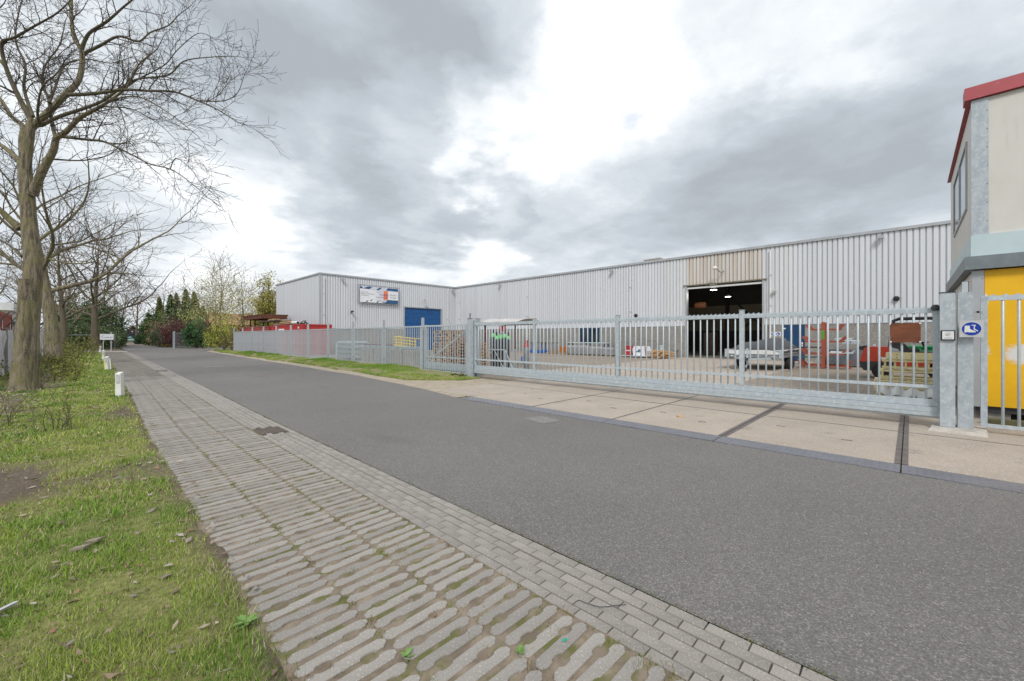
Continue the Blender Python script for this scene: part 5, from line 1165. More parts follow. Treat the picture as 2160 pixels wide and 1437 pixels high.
def grow(p, d, L, r, lev, out, P):
    n = max(3, int(L / P['step'])); st = L / n; r1 = max(r * .30, P['rmin'] * .6)
    for i in range(n):
        t = (i + 1) / n; w = P['wob']
        d = (d[0] + RT.gauss(0, w), d[1] + RT.gauss(0, w), d[2] + RT.gauss(0, w) + P['up'] * (.4 + t)); l = math.sqrt(d[0]**2+d[1]**2+d[2]**2); d = (d[0]/l, d[1]/l, d[2]/l)
        q = (p[0]+d[0]*st, p[1]+d[1]*st, p[2]+d[2]*st); ra = r + (r1 - r) * (i / n); rb = r + (r1 - r) * t
        out.append((*p, *q, max(ra, P['rmin']), max(rb, P['rmin']))); p = q
        if lev < P['lev'] and t > .15 and RT.random() < P['dens'] * st / L * 10:
            cl = L * RT.uniform(.35, .62) * (1.15 - .55 * t)
            if cl > P['minL']: grow(p, rdir(d, R(RT.uniform(28, 62)), P['flat']), cl, rb * .62, lev + 1, out, P)
    if lev < P['lev'] and L * .5 > P['minL']: grow(p, rdir(d, R(18)), L * .5, r1, lev + 1, out, P)
def split_parts(segs, thr):
    return [s for s in segs if s[6] >= thr], [s for s in segs if s[6] < thr]

# --- the near oak
K = .4176; D0 = 11.9
oak = thing('oak_tree', 'large bare oak with mossy trunk and a sawn-off second stem', 'tree', (-1.3, 18.1, 0))
def q8(p, dd=0.): return at(p[0] * K, p[1] * K, D0 + dd)
MPC = K * D0 / 865 * .74      # a round stem this far off the lens axis looks a third wider than it is
trk = [((126, 1990), 84, 0), ((128, 1965), 72, 0), ((134, 1900), 60, 0), ((142, 1800), 55, 0), ((148, 1650), 50, 0), ((158, 1500), 47, 0), ((166, 1410), 45, 0), ((164, 1300), 42, 0), ((152, 1180), 40, 0), ((142, 1060), 38, 0), ((136, 960), 36, 0), ((128, 860), 28, 0), ((142, 740), 25, 0), ((155, 640), 24, 0), ((165, 600), 18, 0)]
def resamp(pts, rad, k=4):
    o = []; rr = []
    for i in range(len(pts) - 1):
        p0 = pts[max(i-1, 0)]; p1 = pts[i]; p2 = pts[i+1]; p3 = pts[min(i+2, len(pts)-1)]
        for j in range(k):
            t = j / k; o.append(.5 * ((2*p1) + (p2-p0)*t + (2*p0-5*p1+4*p2-p3)*t*t + (3*p1-p0-3*p2+p3)*t**3)); rr.append(rad[i] + (rad[i+1]-rad[i])*t)
    return o + [pts[-1]], rr + [rad[-1]]
def bark_tube(pts, rad, n, seed, amp):
    pts, rad = resamp(pts, rad, 6); m = MB().tube(pts, rad, n); 
    for i, v in enumerate(m.v):
        ring = i // n; k = i % n; c = pts[ring]; f = 1 + amp * (float(vnoise(k * .9, ring * .35, seed)) - .5) + amp * .8 * (float(vnoise(k * 2.3 + 5, ring * .12, seed + 3)) - .5)
        base = max(0, 1 - (c.z / .55)) ** 2
        f += base * .26 * (.5 + .5 * math.sin(k * 6.283 / n * 5 + 1.0))
        m.v[i] = tuple(c + (Vector(v) - c) * f)
    return m
o = build(bark_tube([q8(p, d) for p, r, d in trk], [r * MPC for p, r, d in trk], 40, 3, .10), 'trunk', bark, oak, True)
stub = [((112, 1975), 64), ((113, 1850), 50), ((122, 1700), 43), ((130, 1550), 39), ((134, 1414), 37)]
sb_ = build(bark_tube([q8(p, -.12) for p, r in stub], [r * MPC for p, r in stub], 28, 9, .12), 'sawn_stem', bark, oak, True)
cut = q8((134, 1413), -.12); build(MB().lathe([(.05, 0), (.150, 0), (.145, .012)], (cut.x, cut.y, cut.z + .002), 24), 'cut_face', M('cut_wood', (.30,.22,.14), (.20,.14,.09), 8, .9), sb_)
limbs = [
 ([(150,650),(210,600),(330,480),(400,400),(415,270),(375,190),(360,60),(365,-60),(380,-200)], 25, 7, .6),
 ([(340,480),(470,475),(620,455),(750,460),(880,465),(1000,510),(1100,555),(1190,612)], 12, 2.5, -.9),
 ([(1000,510),(1130,510),(1200,470),(1232,385)], 4, 1.6, -.9),
 ([(415,275),(500,235),(600,185),(700,210),(760,165),(850,130),(900,80),(965,30)], 12, 2, 1.2),
 ([(412,250),(450,170),(540,110),(620,40),(700,-30),(760,-120)], 12, 3, -.4),
 ([(205,635),(300,590),(420,550),(520,510),(620,440),(700,400),(850,380),(930,310),(1060,290),(1175,285)], 14, 2, .2),
 ([(520,540),(660,550),(760,600),(830,650),(905,725)], 5, 1.6, .8),
 ([(560,505),(700,490),(850,570),(960,655),(1002,690)], 5, 1.6, -1.2),
 ([(165,985),(185,930),(222,850),(270,760),(285,700),(330,670),(400,600),(470,560),(540,520),(640,440),(700,330),(780,260)], 30, 3, -.5),
 ([(300,690),(430,705),(520,715),(590,745),(680,790),(760,830),(860,855),(940,905),(1035,985)], 10, 1.6, -1.0),
 ([(860,855),(890,800),(960,850),(1000,905)], 3, 1.4, -1.0),
 ([(284,705),(262,620),(245,500),(215,430),(230,330),(300,230),(330,110)], 12, 3, .9),
 ([(112,900),(100,820),(40,760),(-10,725),(-90,690),(-200,640)], 22, 6, .4),
 ([(125,870),(112,720),(116,640),(60,590),(0,500),(-70,440),(-160,330)], 24, 6, .9),
 ([(160,610),(90,480),(30,340),(10,220),(75,190),(180,130),(285,70),(360,0)], 17, 3, -.6),
 ([(168,590),(122,450),(128,330),(80,210),(92,80),(125,-40)], 11, 3, .8),
 ([(105,1155),(45,1105),(0,1060),(-80,1000),(-220,930)], 26, 9, -.3),
 ([(110,1295),(60,1250),(0,1210),(-60,1165)], 9, 3, .5),
 ([(270,805),(400,812),(490,800),(560,778),(620,720)], 6, 1.8, .5),
 ([(200,640),(190,560),(215,440),(290,370),(330,300)], 9, 2.5, -1.0),
 ([(250,520),(280,440),(330,330),(440,300),(560,320),(660,290)], 9, 2, 1.4),
 ([(620,455),(700,400),(830,330),(900,250),(1000,170),(1075,190)], 6, 1.5, .4),
 ([(30,340),(-40,250),(-60,120),(20,20)], 10, 3, .2),
 ([(90,480),(-10,430),(-100,420)], 8, 3, -.6),
]
PO = dict(step=.13, wob=.11, up=.016, lev=3, minL=.15, dens=.70, flat=.12, rmin=.0038)
twigs = []
for li, (pts, r0, r1, dd) in enumerate(limbs):
    L_ = len(pts)
    start = 0 if li not in (1, 2, 3, 4, 6, 7, 10, 21) else .6
    P3 = []
    for i, p in enumerate(pts):
        f = i / (L_ - 1)
        P3.append(q8(p, dd * (start + (1 - start) * f ** 1.2) * 1.5))
    rads = [(r0 + (r1 - r0) * (i / (L_ - 1)) ** .75) * MPC for i in range(L_)]
    pp, rr = resamp(P3, rads, 5); build(MB().tube(pp, rr, 9 if r0 > 8 else 6), 'limb', bark if r0 > 20 else limbm, oak, True)
    acc = 0
    for i in range(2, len(pp)):
        sg = (pp[i] - pp[i-1]).length; acc += sg; f = i / len(pp)
        if acc > .155:
            acc = 0; t = (pp[i] - pp[i-1]).normalized()
            ln = RT.uniform(.45, 1.25) * (1.15 - .35 * f)
            if rr[i] > .06 and f < .35: continue
            dv = rdir(tuple(t), R(RT.uniform(30, 65)), .15); dv = (dv[0], dv[1], dv[2] + .12)
            grow(tuple(pp[i]), dv, ln, min(rr[i] * .6, .018), 1, twigs, PO)
    grow(tuple(pp[-1]), tuple((pp[-1] - pp[-2]).normalized()), .8, rr[-1], 1, twigs, PO)
print('oak twigs', len(twigs))
seg_mesh('crown', twigs, twigm, oak)
bud = [s for s in twigs[::3] if s[7] < .006]
seg_mesh('buds', [(*s[3:6], s[3] + (s[3]-s[0]) * .09, s[4] + (s[4]-s[1]) * .09, s[5] + (s[5]-s[2]) * .09, .008, .003) for s in bud], twigm, oak)

# --- other bare trees
def bare_tree(base, H, spread, r0, lab, P, mats=(barkf, twigf), fork=.35, nl=9, lean=(0, 0), group=None, name='bare_tree', thr=.02, pts=None):
    t = thing(name, lab, 'tree', base, group); segs = []
    b = Vector(base); tp = []
    for i in range(9):
        f = i / 8; tp.append(b + Vector((lean[0] * f + .10 * math.sin(f * 5 + H), lean[1] * f, H * .72 * f)))
    tr_ = [r0 * (1.28 if i == 0 else 1) * (1 - .82 * (i / 8) ** .9) for i in range(9)]
    pp, rr = resamp(tp, tr_, 3); build(MB().tube(pp, rr, 12), 'trunk', mats[0], t, True)
    n = len(pp)
    for k in range(nl):
        f = fork + (1 - fork) * (k + RT.random() * .6) / nl; i = min(int(f * n), n - 1); az = k * 2.4 + RT.uniform(-.5, .5); el = R(RT.uniform(18, 42) + 34 * (f - fork) / (1 - fork))
        dv = (math.cos(az) * math.cos(el), math.sin(az) * math.cos(el), math.sin(el)); L_ = spread * RT.uniform(.75, 1.1) * (1.12 - .45 * (f - fork) / (1 - fork))
        seg_k = []; grow(tuple(pp[i]), dv, L_, rr[i] * .55, 0, seg_k, P); bk_, sm_ = split_parts(seg_k, thr); segs += sm_
        if len(bk_) > 2: seg_mesh('limb', bk_, mats[0], t, 5)
        else: segs += bk_
    grow(tuple(pp[-1]), (0, 0, 1), H * .3, rr[-1], 0, segs, P)
    seg_mesh('crown', segs, mats[1], t)['kind'] = 'stuff'; return t
P2 = dict(step=.30, wob=.10, up=.02, lev=3, minL=.45, dens=.62, flat=.05, rmin=.008)
P4 = dict(step=.42, wob=.10, up=.025, lev=4, minL=.55, dens=.62, flat=.0, rmin=.017)
P5 = dict(step=.5, wob=.10, up=.03, lev=4, minL=.75, dens=.55, flat=0, rmin=.024)
g2 = gnd(113, 772)
bare_tree((g2.x, g2.y, 0), 13.0, 5.8, .36, 'bare oak with a bowed mossy trunk, second in the verge row', P2, (bark, twigm), .40, 11, (-.75, .3), name='oak_tree')
bare_tree((-1.7, 56, 0), 13, 5.2, .30, 'slim bare tree with knobbly trunk, third in the verge row', P4, (barkf, twigm), .34, 10, (-.2, 0), name='oak_tree', thr=.03)
bare_tree((.45, 71, 0), 15, 7.8, .44, 'spreading bare tree standing beside the white name board', P4, (barkf, twigf), .32, 13, (.2, 0), thr=.035)
bare_tree((-2.6, 78, 0), 12, 5.0, .40, 'pale barked bare tree left of the white name board', P4, (M('pale_bark', (.21,.19,.14), (.15,.14,.10), 3, .95), twigp), .22, 11, thr=.03)
bare_tree((gX(253, 136), 136, 0), 15, 7.5, .32, 'dark bare tree over the lane before the garage', P5, (barkf, twigf), .30, 12, (1.0, 0), thr=.05)
bare_tree((2.5, 132, 0), 13, 6, .35, 'bare tree beside the garage with the blue bin', P5, (barkf, twigf), .3, 10, thr=.05)
bare_tree((gX(395, 125), 125, 0), 14, 6, .35, 'brown bare tree behind the pointed conifers', P5, (barkf, twigf), .3, 12, thr=.05); bare_tree((gX(345, 130), 130, 0), 15, 6, .35, 'brown bare tree behind the drooping conifer', P5, (barkf, twigf), .3, 12, thr=.05)
for i, (x, y, h) in enumerate(((-6, 96, 15), (-11, 110, 16), (-3, 125, 17), (-16, 90, 14), (9, 150, 16), (-22, 105, 15), (0, 160, 16))):
    bare_tree((x, y, 0), h, 6.5, .35, 'hazy brown bare tree in the wood beyond the verge', P5, (barkf, twigf if i % 2 else twigp), .25, 10, group='bare trees of the far wood', thr=.05)
# budding trees behind the shrubs
def leafcloud(name, mat, parent, cells, n, size, col, var=.35, asp=.6, droop=0, shell=.55, sub=None):
    """leaf quads grouped in clumps; cells = [(centre, radii)]"""
    Vv = []; Cc = []
    for (c, rad) in cells:
        k = max(4, int(n / len(cells) / 45)); u = rng.normal(size=(k, 3)); u /= np.linalg.norm(u, axis=1, keepdims=True); rr_ = shell + (1 - shell) * rng.random((k, 1)) ** .5
        rr_ *= 1 + .22 * (rng.random((k, 1)) - .5) * 2
        cc = np.array(c) + u * rr_ * np.array(rad); m = int(n / len(cells) / k)
        sg = min(rad) * .17
        p = np.repeat(cc, m, 0) + rng.normal(0, sg, (k * m, 3)); tone = np.repeat(1 + var * (rng.random((k, 1)) - .5) * 2, m, 0)
        a = rng.normal(size=(k*m, 3)); a[:, 2] -= droop; a /= np.linalg.norm(a, axis=1, keepdims=True); b = np.cross(a, rng.normal(size=(k*m, 3))); b /= np.linalg.norm(b, axis=1, keepdims=True)
        s = size * (.6 + .8 * rng.random((k*m, 1)))
        q = np.stack([p - a*s, p + b*s*asp, p + a*s, p - b*s*asp], 1); Vv.append(q.reshape(-1, 3))
        cl = np.array(col); cl = cl[rng.integers(0, len(cl), k*m)] * 1.9 if cl.ndim == 2 else np.repeat(cl[None], k*m, 0) * 1.9
        Cc.append(np.repeat(cl * tone * (.8 + .4 * rng.random((k*m, 1))), 4, 0))
    v = np.concatenate(Vv); v[:, 2] = np.maximum(v[:, 2], .01); f = np.arange(len(v)).reshape(-1, 4); return link(name, np_mesh(name, v, f, np.concatenate(Cc)), mat, parent)
def bud_tree(base, H, spread, lab, col, n=5000, nl=12):
    t = bare_tree(base, H, spread, .22, lab, P5, (M('olive_bark', (.16,.14,.07), (.11,.10,.05), 3, .95), twigp), .18, nl, name='budding_tree', thr=.05)
    leafcloud('leaves', leafv, t, [((base[0], base[1], H * .52), (spread * .92, spread * .92, H * .42))], n, .085, col, shell=.25)
    return t
bud_tree((gX(466, 92), 92, 0), 15.5, 7.2, 'tall budding tree with grey upper twigs behind the purple shrub', [(.24,.22,.07), (.30,.27,.11)], 7000, 16)
bud_tree((gX(512, 82), 82, 0), 11.5, 5.6, 'lower budding tree with yellowish twigs behind the red containers', [(.27,.25,.07), (.22,.19,.06)], 4200)
bud_tree((gX(440, 80), 80, 0), 8.0, 4.0, 'small pale budding tree behind the yellow green bush', [(.28,.28,.10)], 2600)
t = thing('birch_tree', 'drooping yellow green birch at the corner of the workshop wing', 'tree', (gX(566, 72), 72, 0)); bx = gX(566, 72)
build(MB().tube([(bx,72,0),(bx+.1,72,6),(bx,72,10.6)], [.2,.13,.03], 8), 'trunk', barkf, t, True)
leafcloud('crown', leafv, t, [((bx, 72, 6.3), (2.0, 2.0, 4.8)), ((bx-.8, 72, 4.4), (1.5, 1.5, 3)), ((bx+1.0, 72, 5), (1.8, 1.8, 3.4))], 15000, .12, [(.24,.22,.055), (.20,.175,.045), (.17,.14,.05)], .4, .4, 1.2, .3)
# conifers and shrubs
def conifer(x, Y, H, rad, lab, col, n=6000):
    X = gX(x, Y); t = thing('conifer', lab, 'tree', (X, Y, 0)); build(MB().tube([(X,Y,0),(X,Y,H)], [.25,.03], 8), 'trunk', barkf, t, True)
    h = rng.random(n) ** .75; az = rng.random(n) * 6.283; tier = np.floor(h * 13) / 13; lay = 1 - (h - tier) * 13
    prof = rad * (1.02 - h) ** .85 * (.55 + .45 * lay) * (.5 + .9 * vnoise(az * 1.6, h * 9, 3)); fr = rng.random(n) ** .45
    p = np.stack([X + np.cos(az) * prof * fr, Y + np.sin(az) * prof * fr, .4 + h * (H - .3) - .35 * prof * fr], -1)
    a = np.stack([np.cos(az), np.sin(az), -.8 + rng.normal(0, .4, n)], -1) + rng.normal(0, .35, (n, 3)); a /= np.linalg.norm(a, axis=1, keepdims=True)
    b = np.cross(a, rng.normal(size=(n, 3))); b /= np.linalg.norm(b, axis=1, keepdims=True); s = .20 * (.6 + .8 * rng.random((n, 1)))
    q = np.stack([p - a*s, p + b*s*.5, p + a*s*1.2, p - b*s*.5], 1).reshape(-1, 3); c = np.array(col) * 1.8 * (.6 + .8 * vnoise(az * 2, h * 14, 8)[:, None]) * (.75 + .5 * rng.random((n, 1)))
    link('crown', np_mesh('crown', q, np.arange(len(q)).reshape(-1, 4), np.repeat(c, 4, 0)), leafv, t)
conifer(392, 108, 11.2, 3.1, 'tallest pointed dark conifer behind the shrubs', (.085,.118,.068), 9000); conifer(410, 106, 10.6, 2.9, 'pointed conifer close beside the tallest one', (.080,.112,.062), 9000)
conifer(372, 112, 10.6, 2.8, 'grey brown thinning conifer left of the tallest one', (.15,.14,.10), 6000); conifer(360, 104, 9.6, 3.3, 'drooping dark green conifer behind the pale brown shrub', (.090,.12,.065), 9000); conifer(428, 110, 8.0, 2.4, 'short conifer between the tall pair and the budding tree', (.095,.12,.07))
conifer(336, 110, 9.4, 2.2, 'broad yellowish conifer beside the lane', (.14,.15,.06), 9000)
def shrub(x, Y, w, h, lab, col, n=5000, size=.09, name='shrub', cat='shrub', cells=None, asp=.6, z0=.0, shell=.55, mat=leafv, stem=True, d=None):
    X = gX(x, Y); t = thing(name, lab, cat, (X, Y, 0)); d = d or w
    if cells is None: cells = [((X, Y, h * .5 + z0), (w/2, d/2, h * .5)), ((X - w*.22, Y, h * .42 + z0), (w*.33, d*.33, h * .40)), ((X + w*.24, Y, h * .38 + z0), (w*.3, d*.3, h * .36))]
    leafcloud('foliage', mat, t, cells, n, size, col, .38, asp, 0, shell)
    if stem:
        sg = []
        for k in range(9):
            az = k * .7; grow((X, Y, 0), (math.cos(az)*.5, math.sin(az)*.5, .8), h * .75, .03, 2, sg, dict(P5, lev=3, minL=.4, step=.3))
        seg_mesh('stems', sg, barkf, t)['kind'] = 'stuff'
    return t
shrub(322, 92, 2.6, 6.0, 'tall dark green laurel beside the lane', [(.035,.085,.022), (.055,.115,.028), (.03,.06,.02)], 9000, .12)
shrub(334, 90, 2.2, 2.8, 'dark glossy evergreen shrub at the foot of the tall laurel', [(.022,.045,.025), (.035,.065,.03)], 5200, .10)
shrub(349, 84, 4.6, 5.0, 'rounded pale brown bare shrub in front of the conifers', [(.21,.165,.10), (.17,.13,.085)], 5200, .10, asp=.22, shell=.3)
shrub(358, 80, 4.0, 3.3, 'grey green rhododendron next to the purple shrub', [(.07,.09,.06), (.09,.11,.07), (.045,.06,.035)], 5000, .09)
shrub(388, 76, 5.2, 4.1, 'dark purple leaved shrub behind the far grey gate', [(.085,.026,.034), (.115,.038,.045), (.06,.02,.025)], 7500, .09, asp=.4)
shrub(444, 76, 3.4, 4.2, 'smaller dark purple shrub behind the yellow green bush', [(.080,.026,.034), (.11,.035,.04)], 5200, .09, asp=.4)
shrub(415, 67, 2.7, 3.7, 'rounded dark green camellia beside the far grey gate', [(.024,.062,.028), (.035,.085,.035), (.06,.11,.04)], 7000, .08)
shrub(472, 56.5, 3.2, 3.6, 'loose yellow green bush at the end of the bar fence', [(.25,.27,.055), (.20,.22,.045), (.29,.28,.08)], 9000, .055, asp=.5, shell=.35)
shrub(493, 51.5, 1.3, 2.3, 'thin bare twiggy bush leaning on the last fence panel', [(.22,.20,.09)], 700, .05, shell=.3)
shrub(352, 88, 2.2, 1.3, 'low pale green shrub at the lane edge', [(.16,.20,.08), (.10,.14,.05)], 2200, .08); shrub(370, 77, 3.0, .5, 'low yellow flowering ground plants by the far gate', [(.30,.29,.03), (.14,.17,.04)], 1800, .07)
shrub(245, 92, 1.0, 2.1, 'fresh green bush beside the white name board', [(.11,.17,.03), (.15,.20,.04)], 4200, .09)
for i, (x, Y, w, h, c) in enumerate(((178, 76, 6.0, 3.4, [(.075,.10,.05), (.10,.125,.065)]), (208, 80, 5.0, 3.6, [(.075,.10,.05), (.06,.08,.04)]), (225, 86, 4.0, 3.0, [(.08,.105,.055), (.055,.075,.035)]))):
    shrub(x, Y, w, h, ['broad grey green laurel left of the name board tree', 'grey green laurel behind the name board tree trunk', 'dark laurel right behind the white name board'][i], c, 6500, .10)
for i, (x, Y, w, h) in enumerate(((186, 92, 6.5, 9.0), (210, 98, 6, 8.0), (165, 100, 6, 7.5))):
    shrub(x, Y, w, h, ['dark green holly tree behind the pale barked tree', 'dark green holly tree behind the name board tree', 'dark holly tree behind the slim verge tree'][i], [(.038,.068,.024), (.055,.09,.03), (.03,.05,.02)], 6500, .13, name='holly_tree', cat='tree')
# scrubby undergrowth along the verge trees
def scrub(X, Y, w, h, lab, n, size, col, ns=26, gp=None):
    t = thing('scrub_bush', lab, 'bush', (X, Y, 0), gp); sg = []
    for k in range(ns):
        az = RT.uniform(0, 6.28); x, y = X + RT.uniform(-w, w) * .45, Y + RT.uniform(-w, w) * .45
        grow((x, y, 0), (math.cos(az)*.35, math.sin(az)*.35, .9), h * RT.uniform(.6, 1.1), .006 + .0003*Y*.5, 2, sg, dict(step=.08*max(1,h), wob=.12, up=.0, lev=3, minL=.14, dens=.5, flat=0, rmin=.0022 + .0001*Y))
    seg_mesh('stems', sg, limbm, t)['kind'] = 'stuff'; sa = np.array(sg)[:, 3:6]; sel = sa[rng.integers(0, len(sa), n)] + rng.normal(0, .02, (n, 3))
    a = rng.normal(size=(n, 3)); a /= np.linalg.norm(a, axis=1, keepdims=True); b = np.cross(a, rng.normal(size=(n, 3))); b /= np.linalg.norm(b, axis=1, keepdims=True); s = size * (.6 + .8 * rng.random((n, 1)))
    q = np.stack([sel - a*s, sel + b*s*.5, sel + a*s, sel - b*s*.5], 1).reshape(-1, 3); cl = np.array(col)[rng.integers(0, len(col), n)] * (.7 + .6 * rng.random((n, 1)))
    link('leaves', np_mesh('leaves', q, np.arange(len(q)).reshape(-1, 4), np.repeat(cl, 4, 0)), leafv, t)
BR = ['at the foot of the big oak, road side', 'in the strip just past the big oak', 'in the strip level with the leaning bollard', 'between the leaning bollard and the bowed oak', 'at the foot of the bowed second oak', 'in the strip just past the bowed second oak', 'midway between the bowed oak and the slim tree', 'at the foot of the slim third tree', 'next to the end of the pale path', 'against the netting by the red container', 'against the netting behind the bowed oak']
yg = [(.27,.28,.06), (.33,.32,.08), (.22,.23,.05)]
for i, (X, Y, w, h) in enumerate(((-.80, 21, 1.0, .5), (-.7, 24, 1.1, .5), (-1.0, 27.5, 1.6, .75), (-.9, 31, 1.6, .8), (-.8, 36, 1.8, .9), (-1.0, 41, 2.2, 1.0), (-.7, 47, 2.4, 1.1), (-1.2, 53, 2.6, 1.3), (-.6, 60, 2.6, 1.3), (-2.0, 22.5, .9, .7), (-2.1, 34, 1.0, .9))):
    scrub(X, Y, w, h, 'straggly yellow green bramble ' + BR[i], 480, .022 + .0006*Y, yg, 14, 'brambles among the verge trees')
scrub(-.42, 10.2, .5, .62, 'thin leafy sapling cluster sprouting before the big oak', 420, .014, yg, 9)
scrub(-1.15, 11.2, .5, .55, 'bare twiggy sprouts left of the leafy sapling cluster', 120, .012, yg, 8)

# ------------------------------------------------------------------ left-hand side things
def bollard(X, Y, lab, tilt=0, plate=True):
    t = thing('bollard', lab, 'bollard', (X, Y, 0), world_coords=False); t.rotation_euler = (0, tilt, R(-38))
    b = MB().add([(-.07,-.06,-.05),(.07,-.06,-.05),(.07,.06,-.05),(-.07,.06,-.05),(-.062,-.055,.62),(.062,-.055,.62),(.062,.055,.66),(-.062,.055,.66)], [(0,3,2,1),(4,5,6,7),(0,1,5,4),(1,2,6,5),(2,3,7,6),(3,0,4,7)])
    link('post', b.mesh('post'), M('bollard_white', (.70,.70,.67), (.60,.60,.56), 7, .6, c3=(.30,.28,.22), scale3=9, thr3=(.62,.75)), t)
    p = link('reflector', MB().box(-.04,.04,-.071,-.0605,.38,.59).mesh('reflector'), signgrey, t)
    for z in (.40, .57): link('screw', MB().lathe([(.006,-.006),(.006,0)], (0,-.0715,z), 6, 'y').mesh('screw'), dgrey, p)
    return t
bollard(.56, 14.89, 'white wooden bollard with grey reflector plate in a grass tuft', -.03)
b2_ = bollard(.60, 27.0, 'leaning white bollard with a yellow stake beside it', -.07)
bollard(.66, 38.7, 'small white bollard just past the yellow stake'); bollard(.72, 55.2, 'farthest white bollard standing by the name board path', 0)
for s in (0, 1): tag(build(MB().beam((.50+.2*s, 26.7, -.02), (.46+.2*s, 26.8, .55), .03), 'marker_stake', M('yellow_stake', (.62,.58,.10), None, 8, .6) if s == 0 else white), ['yellow green marker stake at the leaning bollard', 'thin white marker stake at the leaning bollard'][s], 'stake')
struct(MB().add([(-.3,58.2,.02),(2.75,57.4,.004),(2.8,61,.004),(-.1,62.5,.02)], [(0,1,2,3)]), 'path', M('pale_concrete_path', (.42,.385,.34), (.35,.32,.28), 1, .9))
nb_ = thing('name_board', 'white name board with a grey swoosh on two posts beside the path', 'sign', (1.3, 61.5, 0))
NB0, NB1 = gX(211, 61.4), gX(240, 61.4)
for x in (NB0 + .25, NB1 - .2): build(MB().box(x-.025, x+.025, 61.45, 61.50, 0, 1.80 if x < NB0 + .3 else 2.05), 'post', white, nb_)
build(MB().box(NB0, NB1, 61.38, 61.44, 1.22, 1.84), 'board', bannerw, nb_)
arc = MB()
for k in range(8):
    a0, a1 = R(60 + k*30), R(60 + (k+1)*30); arc.beam((NB0+.22+.09*math.cos(a0),61.372,1.56+.10*math.sin(a0)), (NB0+.22+.09*math.cos(a1),61.372,1.56+.10*math.sin(a1)), .01, .03)
build(arc, 'swoosh', ink, nb_); build(MB().box(NB0+.34,NB0+.68,61.37,61.379,1.46,1.51).box(NB0+.72,NB1-.1,61.37,61.379,1.46,1.51), 'lettering', ink, nb_)
t = thing('waste_basket', 'dark post-mounted bin beside the name board posts', 'bin', (1.7, 63, 0)); build(MB().lathe([(.16,.5),(.22,1.0),(.2,1.05)], (1.75,63,0), 12), 'basket', dgrey, t, True); build(MB().tube([(1.95,63,0),(1.95,63,1.2)], .03, 8), 'post', steel, t); build(MB().box(1.9,1.97,62.93,62.96,.85,1.05), 'notice', red, t)

# netting fence and container beyond the trees
netm = bpy.data.materials.new('white_debris_netting'); netm.use_nodes = True
def net():
    nt = netm.node_tree; N = nt.nodes; L = nt.links; b = N['Principled BSDF']; b.inputs['Base Color'].default_value = (.62,.62,.64,1); b.inputs['Roughness'].default_value = .8
    tc = N.new('ShaderNodeTexCoord'); no = N.new('ShaderNodeTexNoise'); no.inputs['Scale'].default_value = 1.4; L.new(tc.outputs['Object'], no.inputs[0])
    mr = N.new('ShaderNodeMapRange'); L.new(no.outputs[0], mr.inputs[0]); mr.inputs[1].default_value = .35; mr.inputs[2].default_value = .65; mr.inputs[3].default_value = .55; mr.inputs[4].default_value = .92
    L.new(mr.outputs[0], b.inputs['Alpha'])
net()
nf = thing('netting_fence', 'wire fence hung with torn white netting behind the verge trees', 'fence', (-2.2, 40, 0))
vs = []; fs = []; ny = 160
for i in range(ny):
    y = 19 + 46 * i / (ny - 1)
    for j in range(6):
        z = .08 + 1.82 * j / 5; vs.append((-2.25 - .012 * (y - 19) + .05 * math.sin(y * 3.1 + j) + .05 * float(vnoise(y * 1.3, j, 4)), y, z - (.10 * float(vnoise(y * .8, 3, 6)) if j == 5 else 0)))
for i in range(ny - 1):
    for j in range(5): fs.append((i*6+j, i*6+j+1, (i+1)*6+j+1, (i+1)*6+j))
build(MB().add(vs, fs), 'netting', netm, nf, True)
for i in range(16):
    y = 19.5 + 3 * i; x = -2.2 - .012 * (y - 19); build(MB().box(x-.04, x+.04, y-.04, y+.04, 0, 1.95), 'post', conc, nf); build(MB().beam((x, y, 1.95), (x+.30, y, 2.45), .035), 'barb_arm', dgrey, nf)
for z in (.5, 1.2, 1.9): build(MB().tube([(-2.19,19,z),(-2.76,65,z)], .006, 4), 'wire', steel, nf)
rc = container('red_container', 'brick red container standing behind the white netting', -4.95, -2.5, 23.7, 29.8, 2.6, M('brick_red_paint', (.30,.075,.05), (.25,.06,.04), 2, .6))
build(MB().box(-4.9,-2.56,23.8,29.7,2.5,2.58), 'roof', rust, rc)
for (y, s) in ((26.7, 'A'), (29.1, 'I')): build(MB().box(-2.488,-2.482,y-.05,y+.05,1.9,2.3).box(-2.488,-2.482,y-.12,y-.055,1.9,2.08), 'white_mark', white, rc)
gc_ = container('green_container', 'dark green container far behind the red one', -8.6, -6.2, 40, 46, 4.2, M('dark_green_paint', (.012,.09,.06), None, 3, .5)); build(MB().box(-8.5,-6.3,40.1,45.9,4.1,4.18), 'roof', white, gc_)
t = thing('white_shed', 'low white roofed shed behind the green container', 'shed', (-10, 60, 0)); build(MB().box(-14,-5.2,60,70,0,4.0), 'wall', offw, t); build(MB().box(-14.3,-4.9,59.7,70.3,4.0,4.7), 'roof', white, t)
t = thing('orange_site_box', 'orange and white site box visible past the slim verge tree', 'container', (-4.2, 66, 0)); build(MB().box(-5.0,-3.0,64,68,.1,2.5), 'body', M('orange_panel', (.42,.11,.05), None, 2, .6), t); build(MB().box(-5.05,-2.95,63.95,64.0,.0,2.6).box(-5.05,-2.95,68.0,68.05,.0,2.6).box(-5.05,-2.95,64,68,2.5,2.62), 'frame', white, t)
t = thing('grey_hut', 'small grey hut behind the netting fence', 'hut', (-4.5, 52, 0)); build(MB().box(-5.6,-3.3,50,54.5,0,2.6), 'wall', M('grey_boarding', (.28,.29,.31), (.2,.21,.22), 4, .8), t); build(MB().prism([(-5.8,2.6),(-3.1,2.6),(-3.1,2.68),(-5.8,2.9)], 'y', 49.8, 54.7), 'roof', dgrey, t)
